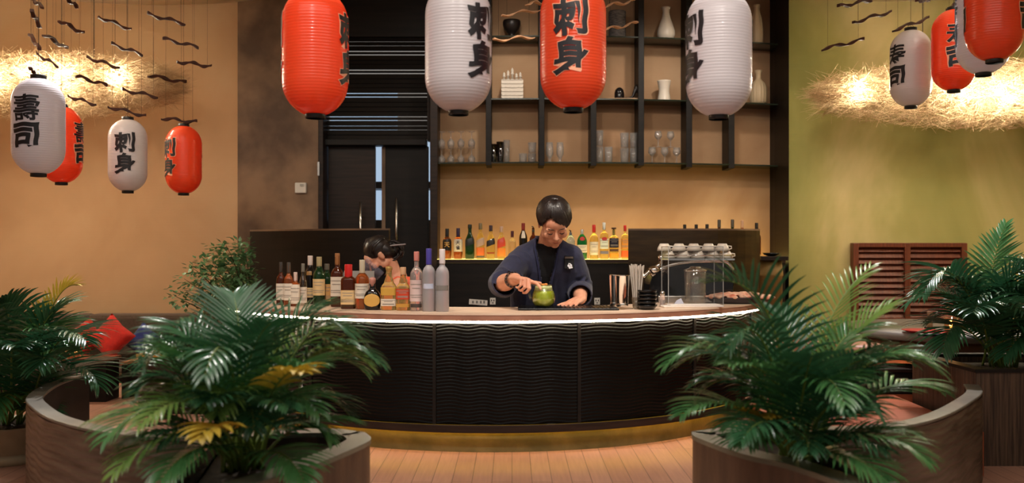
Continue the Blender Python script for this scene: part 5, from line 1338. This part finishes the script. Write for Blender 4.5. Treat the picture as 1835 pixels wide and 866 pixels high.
b.build('hair_bun', M_hair, t, world=True)
b = MB(); b.tube([P(690, 442, 5.22), P(704, 440, 5.21), P(726, 438, 5.2)], [.003, .005, .004], 8, roundcap=True); b.build('hair_stick', mat('grey_hair_stick', (150, 140, 140), .3), t, world=True)
b = MB(); b.ball(HC + q3 @ V((0, -.066, -.062)), (.060, .056, .052), q3, 22, 14); b.build('face_mask', M_shirt, t, world=True)['label'] = 'black face mask'
# face shield
b = MB(); n = 18; m = 10
for th in (0,):
    vs = []; fs = []
    for j in range(m + 1):
        for i in range(n + 1):
            a = -1.15 + 2.3 * i / n; z = .05 - .15 * j / m
            vs.append(HC + q3 @ V((.100 * math.sin(a), -.012 - .122 * math.cos(a), z)))
    for j in range(m):
        for i in range(n): q = j * (n + 1) + i; fs.append((q, q + 1, q + n + 2, q + n + 1))
    b.add(vs, fs)
M_shield = mat('clear_shield', (205, 210, 240), .05, spec=.8, alpha=.14)
o = b.build('face_shield', M_shield, t, world=True, recalc=False); sd = o.modifiers.new('solid', 'SOLIDIFY'); sd.thickness = .0012
o['label'] = 'clear bluish face shield'
M_orange = mat('orange_top', (236, 104, 72), .8, rgb2=(226, 92, 60), scale=20, bump=.3, bscale=30)
b = MB(); loft(b, [((hip.x, hip.y, .40), .165, .145), ((hip.x, hip.y, .54), .16, .14), ((-.555, 5.36, .68), .135, .15), ((-.59, 5.30, .76), .105, .155), ((neck0.x + .052, 5.28, neck0.z - .014), .050, .078)])
for S_, E_ in ((SRr, V((-.72, 5.08, .62))), (SLl, V((-.70, 5.46, .62)))): b.tube([V((neck0.x + .06, 5.28, neck0.z - .07)), S_, S_.lerp(E_, .55)], [.050, .054, .050], 14, roundcap=True)
put_mesh('orange_top', blob(b, .006, 4), M_orange, t)
b = MB(); legs(b, hip, 5.42, PIT, .085, .016); loft(b, [((hip.x, hip.y, .42), .172, .152), ((hip.x, hip.y, .50), .168, .15)]); put_mesh('trousers', blob(b, .008, 3), M_trous, t)
b = MB(); legs(b, hip, 5.42, PIT, .085, 0, True); put_mesh('shoes', blob(b, .006, 2), M_shoe, t)

# ------------------------------------------------------------------ palms
def leafmat(name, rgb, rgb2, rough=.27): return mat(name, rgb, rough, spec=.75, rgb2=rgb2, scale=9, transl=.18)
LEAF = [leafmat('palm_leaf_deep', (38, 78, 50), (56, 104, 68)), leafmat('palm_leaf_mid', (56, 104, 58), (78, 128, 72)),
        leafmat('palm_leaf_light', (96, 132, 62), (126, 156, 78)), leafmat('palm_leaf_yellow', (176, 150, 44), (206, 176, 66), .45)]
STALK = mat('palm_stalk', (112, 130, 52), .45, rgb2=(84, 104, 44), scale=12)
UP = V((0, 0, 1))
def frond(t, p, nl=30, L=.17, wid=.0046, droop=.5, m=0, R_=random, start=.28, lift=.22, stalk=.006):
    rach = bez([V(q) for q in p], 40)
    b = MB(); b.tube(rach, [stalk * (1 - .82 * i / 40) for i in range(41)], 6); b.cur = 1
    for i in range(nl):
        f = start + (1 - start) * (i + .5) / nl; k = f * 40; j = min(39, int(k)); c = rach[j].lerp(rach[j + 1], k - j)
        T = (rach[min(j + 2, 40)] - rach[max(j - 1, 0)]).normalized()
        sd = T.cross(UP); sd = sd.normalized() if sd.length > .15 else V((1, 0, 0)).cross(T).normalized()
        nr = sd.cross(T).normalized(); s_ = (f - start) / (1 - start)
        ln = L * (.50 + .60 * math.sin(PI * min(1, s_ * .85 + .15))) * (1 - .45 * s_ ** 3)
        ang = math.radians(62 - 34 * s_)
        for sg in (-1, 1):
            l2 = ln * R_.uniform(.86, 1.08); d = (T * math.cos(ang) + sd * (sg * math.sin(ang)) + nr * (lift + R_.uniform(-.08, .08))).normalized()
            pts = []; pos = c.copy(); dd = d.copy(); n = 6
            for q in range(n + 1):
                pts.append(pos.copy()); dd = (dd - UP * (droop * (.10 + .26 * q / n))).normalized(); pos = pos + dd * (l2 / n)
            vs = []
            for q, pt in enumerate(pts):
                w2 = wid * (.45, .9, 1, .95, .78, .48, .04)[q]
                dq = (pts[min(q + 1, n)] - pts[max(q - 1, 0)]).normalized(); sv = dq.cross(nr); sv = sv.normalized() if sv.length > 1e-4 else sd
                up2 = sv.cross(dq).normalized()
                vs += [pt - sv * w2 + up2 * w2 * .35, pt, pt + sv * w2 + up2 * w2 * .35]
            fs = []
            for q in range(n): a = q * 3; fs += [(a, a + 1, a + 4, a + 3), (a + 1, a + 2, a + 5, a + 4)]
            b.add(vs, fs)
    return b.build('frond', [STALK, LEAF[m]], t, world=True, recalc=False)
def palm(base, label, fronds, extra=0, seed=1, soil=0, L=.19, wid=.0056, group='areca palms', reach=.5, ext_h=(.25, .6), nl=23, rim=.06):
    t = thing('areca_palm', label, 'palm', base, 0, group); R_ = random.Random(seed); B = V(base)
    for fr in fronds:
        c1, c2, tip, D1, D2, m = fr[:6]; k = dict(fr[6]) if len(fr) > 6 else {}
        o = V((R_.uniform(-rim, rim), R_.uniform(-rim, rim), 0)); b0 = B + o
        Dm = B.y
        frond(t, [b0, P(c1[0], c1[1], Dm + (D1 - Dm) * .6), P(c2[0], c2[1], D1), P(tip[0], tip[1], D2)], k.get('nl', nl), k.get('L', L), k.get('w', wid), k.get('droop', .5), m, R_, k.get('start', .28), k.get('lift', .22))
    for i in range(extra):
        a = 2 * PI * i / max(1, extra) + R_.uniform(-.3, .3); r = reach * R_.uniform(.55, 1.0); h = R_.uniform(*ext_h)
        dv = V((math.cos(a), math.sin(a), 0)); b0 = B + dv * .04
        frond(t, [b0, b0 + dv * r * .15 + UP * h * .7, b0 + dv * r * .55 + UP * h * 1.15, b0 + dv * r + UP * h * .75], nl - 4, L * .9, wid, .55, R_.choice((0, 0, 1, 1, 2)), R_, .3)
    return t
ZSOIL = .345
palm((-.78, 2.70, ZSOIL), 'big bushy palm in the planter at the left front', [
    ((400, 690), (270, 690), (188, 790), 2.6, 2.45, 1, {'L': 0.196}), ((395, 650), (310, 575), (262, 655), 2.7, 2.6, 0), ((410, 660), (345, 560), (300, 590), 2.8, 2.85, 0),
    ((440, 650), (428, 560), (418, 528), 2.8, 2.9, 0, {'L': 0.180, 'droop': .25}), ((470, 650), (530, 510), (628, 600), 2.75, 2.7, 0, {'L': 0.204}), ((480, 690), (590, 600), (652, 668), 2.85, 2.85, 1),
    ((490, 720), (570, 670), (628, 748), 2.9, 2.95, 0), ((450, 640), (505, 560), (590, 548), 3.0, 3.05, 0, {'droop': .3}), ((400, 770), (290, 740), (205, 850), 2.55, 2.4, 2, {'L': 0.163}),
    ((380, 720), (300, 640), (250, 700), 2.7, 2.6, 0), ((480, 780), (550, 720), (590, 790), 2.8, 2.75, 1, {'L': 0.146}), ((430, 700), (445, 610), (485, 580), 2.6, 2.5, 0),
    ((400, 700), (350, 630), (318, 640), 2.55, 2.45, 1), ((450, 720), (515, 640), (565, 655), 2.55, 2.45, 1), ((430, 740), (400, 690), (372, 722), 2.45, 2.35, 0, {'L': 0.163}), ((450, 760), (480, 690), (515, 730), 2.45, 2.35, 0, {'L': 0.163}),
    ((420, 790), (340, 780), (290, 860), 2.45, 2.3, 1, {'L': 0.163}), ((460, 800), (520, 790), (545, 870), 2.5, 2.4, 1, {'L': 0.146}), ((470, 740), (500, 650), (540, 668), 2.42, 2.36, 3, {'L': 0.106, 'w': .012, 'nl': 7, 'start': .55}), ((420, 790), (395, 735), (360, 785), 2.36, 2.28, 3, {'L': 0.106, 'w': .012, 'nl': 7, 'start': .5}),
    ((400, 710), (330, 660), (285, 612), 2.9, 2.95, 1)], 20, 5, L=.18, reach=.40, ext_h=(.10, .46))
palm((.86, 2.76, ZSOIL), 'big bushy palm in the planter at the right front', [
    ((1420, 660), (1390, 470), (1262, 508), 2.7, 2.65, 0, {'L': 0.204, 'lift': .4, 'droop': .35}), ((1450, 680), (1475, 540), (1562, 478), 2.9, 3.0, 2, {'L': 0.163, 'w': .0034, 'droop': .35}), ((1460, 690), (1510, 590), (1600, 548), 2.8, 2.8, 2, {'L': 0.180, 'droop': .3}),
    ((1400, 700), (1280, 560), (1195, 655), 2.7, 2.65, 1, {'L': 0.180}), ((1390, 760), (1290, 680), (1222, 745), 2.65, 2.55, 1, {'L': 0.163}), ((1480, 720), (1560, 600), (1628, 650), 2.8, 2.8, 0),
    ((1500, 740), (1590, 650), (1690, 705), 2.9, 2.95, 1, {'L': 0.180}), ((1490, 800), (1570, 745), (1660, 828), 2.6, 2.5, 1, {'L': 0.180}), ((1480, 790), (1550, 750), (1640, 780), 2.75, 2.7, 1, {'L': 0.163}),
    ((1430, 700), (1395, 620), (1325, 605), 2.85, 2.9, 0), ((1440, 720), (1430, 600), (1390, 555), 2.9, 3.0, 0, {'droop': .3}), ((1410, 740), (1330, 650), (1245, 690), 2.9, 2.9, 0), ((1470, 720), (1500, 640), (1560, 645), 2.65, 2.55, 0),
    ((1460, 810), (1510, 790), (1590, 865), 2.5, 2.4, 1, {'L': 0.163}), ((1430, 720), (1380, 640), (1310, 655), 2.6, 2.5, 1), ((1420, 770), (1370, 720), (1330, 790), 2.5, 2.4, 0, {'L': 0.163}), ((1450, 760), (1480, 700), (1530, 740), 2.5, 2.4, 0, {'L': 0.163}),
    ((1440, 740), (1440, 670), (1455, 640), 2.55, 2.45, 0, {'L': 0.163}), ((1405, 790), (1375, 740), (1360, 750), 2.65, 2.6, 3, {'L': 0.098, 'w': .014, 'nl': 10, 'start': .6})], 19, 8, L=.18, reach=.36, ext_h=(.10, .46))
palm((-2.36, 4.35, .16), 'palm in the low pale pot at the far left', [
    ((60, 660), (90, 500), (138, 512), 4.4, 4.4, 3, {'L': 0.176, 'droop': .3}), ((45, 650), (20, 540), (-5, 545), 4.3, 4.2, 0), ((70, 660), (120, 560), (152, 610), 4.1, 4.0, 0), ((80, 700), (140, 610), (175, 690), 4.2, 4.15, 0),
    ((30, 690), (-20, 620), (-70, 660), 4.3, 4.2, 0), ((60, 720), (95, 600), (72, 655), 4.0, 3.9, 0), ((40, 700), (60, 590), (95, 560), 4.3, 4.3, 0), ((30, 690), (10, 600), (30, 620), 4.0, 3.85, 0), ((40, 640), (70, 560), (120, 545), 4.5, 4.6, 0),
    ((20, 720), (-10, 680), (-20, 740), 4.1, 4.0, 1), ((50, 730), (80, 700), (95, 760), 4.15, 4.1, 0, {'L': 0.128}), ((25, 740), (20, 700), (40, 710), 4.1, 4.05, 2, {'L': 0.112})], 8, 13, L=.27, wid=.0085, reach=.42, ext_h=(.3, .6))
t = thing('plant_pot', 'low pale pot holding the palm at the far left', 'pot', (-2.36, 4.35, 0))
b = MB(); b.lathe([(.20, 0), (.205, .02), (.205, .035), (.19, .045), (.20, .05), (.205, .16), (.21, .168), (.195, .168), (.185, .15), (.001, .145)], 40); b.build('pot', mat('pale_pot', (186, 168, 136), .6, rgb2=(160, 142, 112), scale=6), t)
b = MB(); b.lathe([(.001, .146), (.184, .146), (.182, .158), (.001, .16)], 32); b.build('soil', M_soil, t)
palm((2.45, 4.55, .40), 'dense palm in the box planter, its upright frond before the olive wall', [
    ((1765, 560), (1772, 470), (1803, 402), 4.7, 4.75, 1, {'droop': .2, 'L': 0.176, 'lift': .05}), ((1740, 540), (1700, 420), (1655, 530), 4.5, 4.4, 0, {'L': 0.240}), ((1745, 560), (1690, 480), (1630, 545), 4.7, 4.7, 0), ((1780, 560), (1810, 440), (1860, 500), 4.5, 4.4, 0, {'L': 0.240}),
    ((1750, 600), (1705, 540), (1690, 630), 4.4, 4.3, 0), ((1780, 600), (1830, 540), (1850, 640), 4.4, 4.3, 0), ((1760, 590), (1760, 520), (1745, 560), 4.3, 4.15, 0), ((1800, 590), (1850, 500), (1900, 560), 4.7, 4.7, 0)], 10, 21, L=.27, wid=.0085, reach=.40, ext_h=(.2, .55), rim=.1)
palm((2.85, 4.6, .40), 'palm at the right edge of the box planter, half out of the picture', [
    ((1870, 560), (1850, 470), (1790, 530), 4.5, 4.4, 0), ((1880, 580), (1850, 560), (1800, 640), 4.4, 4.3, 0)], 9, 23, L=.27, wid=.0085, reach=.45, ext_h=(.25, .6))
# small-leaved shrub by the bar's left end
t = thing('small_leaf_shrub', 'airy small-leaved shrub before the tan wall, at the left end of the bar', 'shrub', (-1.72, 6.15, 0))
b = MB(); b.lathe([(.10, 0), (.105, .02), (.13, .22), (.135, .23), (.12, .23), (.11, .2), (.001, .2)], 28); b.build('pot', M_dark, t)
R_ = random.Random(17); st = MB(); lf = MB(); B = V((0, 0, .2))
def leaf2(b, p, d, l, w_):
    sv = d.cross(UP); sv = sv.normalized() if sv.length > .01 else V((1, 0, 0)); nn = sv.cross(d)
    b.add([p, p + d * l * .5 - sv * w_ + nn * w_ * .2, p + d * l, p + d * l * .5 + sv * w_ + nn * w_ * .2, p + d * l * .5 - nn * w_ * .15], [(0, 1, 4), (0, 4, 3), (1, 2, 4), (4, 2, 3)])
wpos = V((-1.72, 6.15, 0))
for i, (px, py) in enumerate([(312, 530), (330, 500), (352, 520), (360, 470), (385, 445), (405, 440), (430, 438), (440, 455), (438, 485), (415, 470), (390, 490), (372, 510), (425, 505), (400, 520), (345, 480), (420, 455), (380, 470), (436, 520), (365, 540), (410, 545)]):
    tip = P(px, py, 6.1 + R_.uniform(-.22, .2)) - wpos
    pts = bez([B + V((R_.uniform(-.03, .03), R_.uniform(-.03, .03), 0)), B + V((tip.x * .15, 0, .3)), V((tip.x * .6, tip.y * .6, tip.z - .12)), tip], 14); st.tube(pts, [.008 * (1 - .8 * k / 14) for k in range(15)], 6)
    for k in range(105):
        f = 5 + 9 * R_.random() ** .6; j = min(13, int(f)); c = pts[j].lerp(pts[j + 1], f - j)
        d = V((R_.uniform(-1, 1), R_.uniform(-1, 1), R_.uniform(-.4, .9))).normalized(); c2 = c + d * R_.uniform(.01, .085)
        d2 = (d + V((R_.uniform(-.8, .8), R_.uniform(-.8, .8), R_.uniform(-.8, .2)))).normalized(); leaf2(lf, c2, d2, R_.uniform(.032, .055), R_.uniform(.011, .018))
st.build('stems', mat('shrub_stem', (70, 56, 36), .7), t)
o = lf.build('foliage', leafmat('shrub_leaf', (84, 134, 88), (136, 174, 124), .32), t, recalc=False)
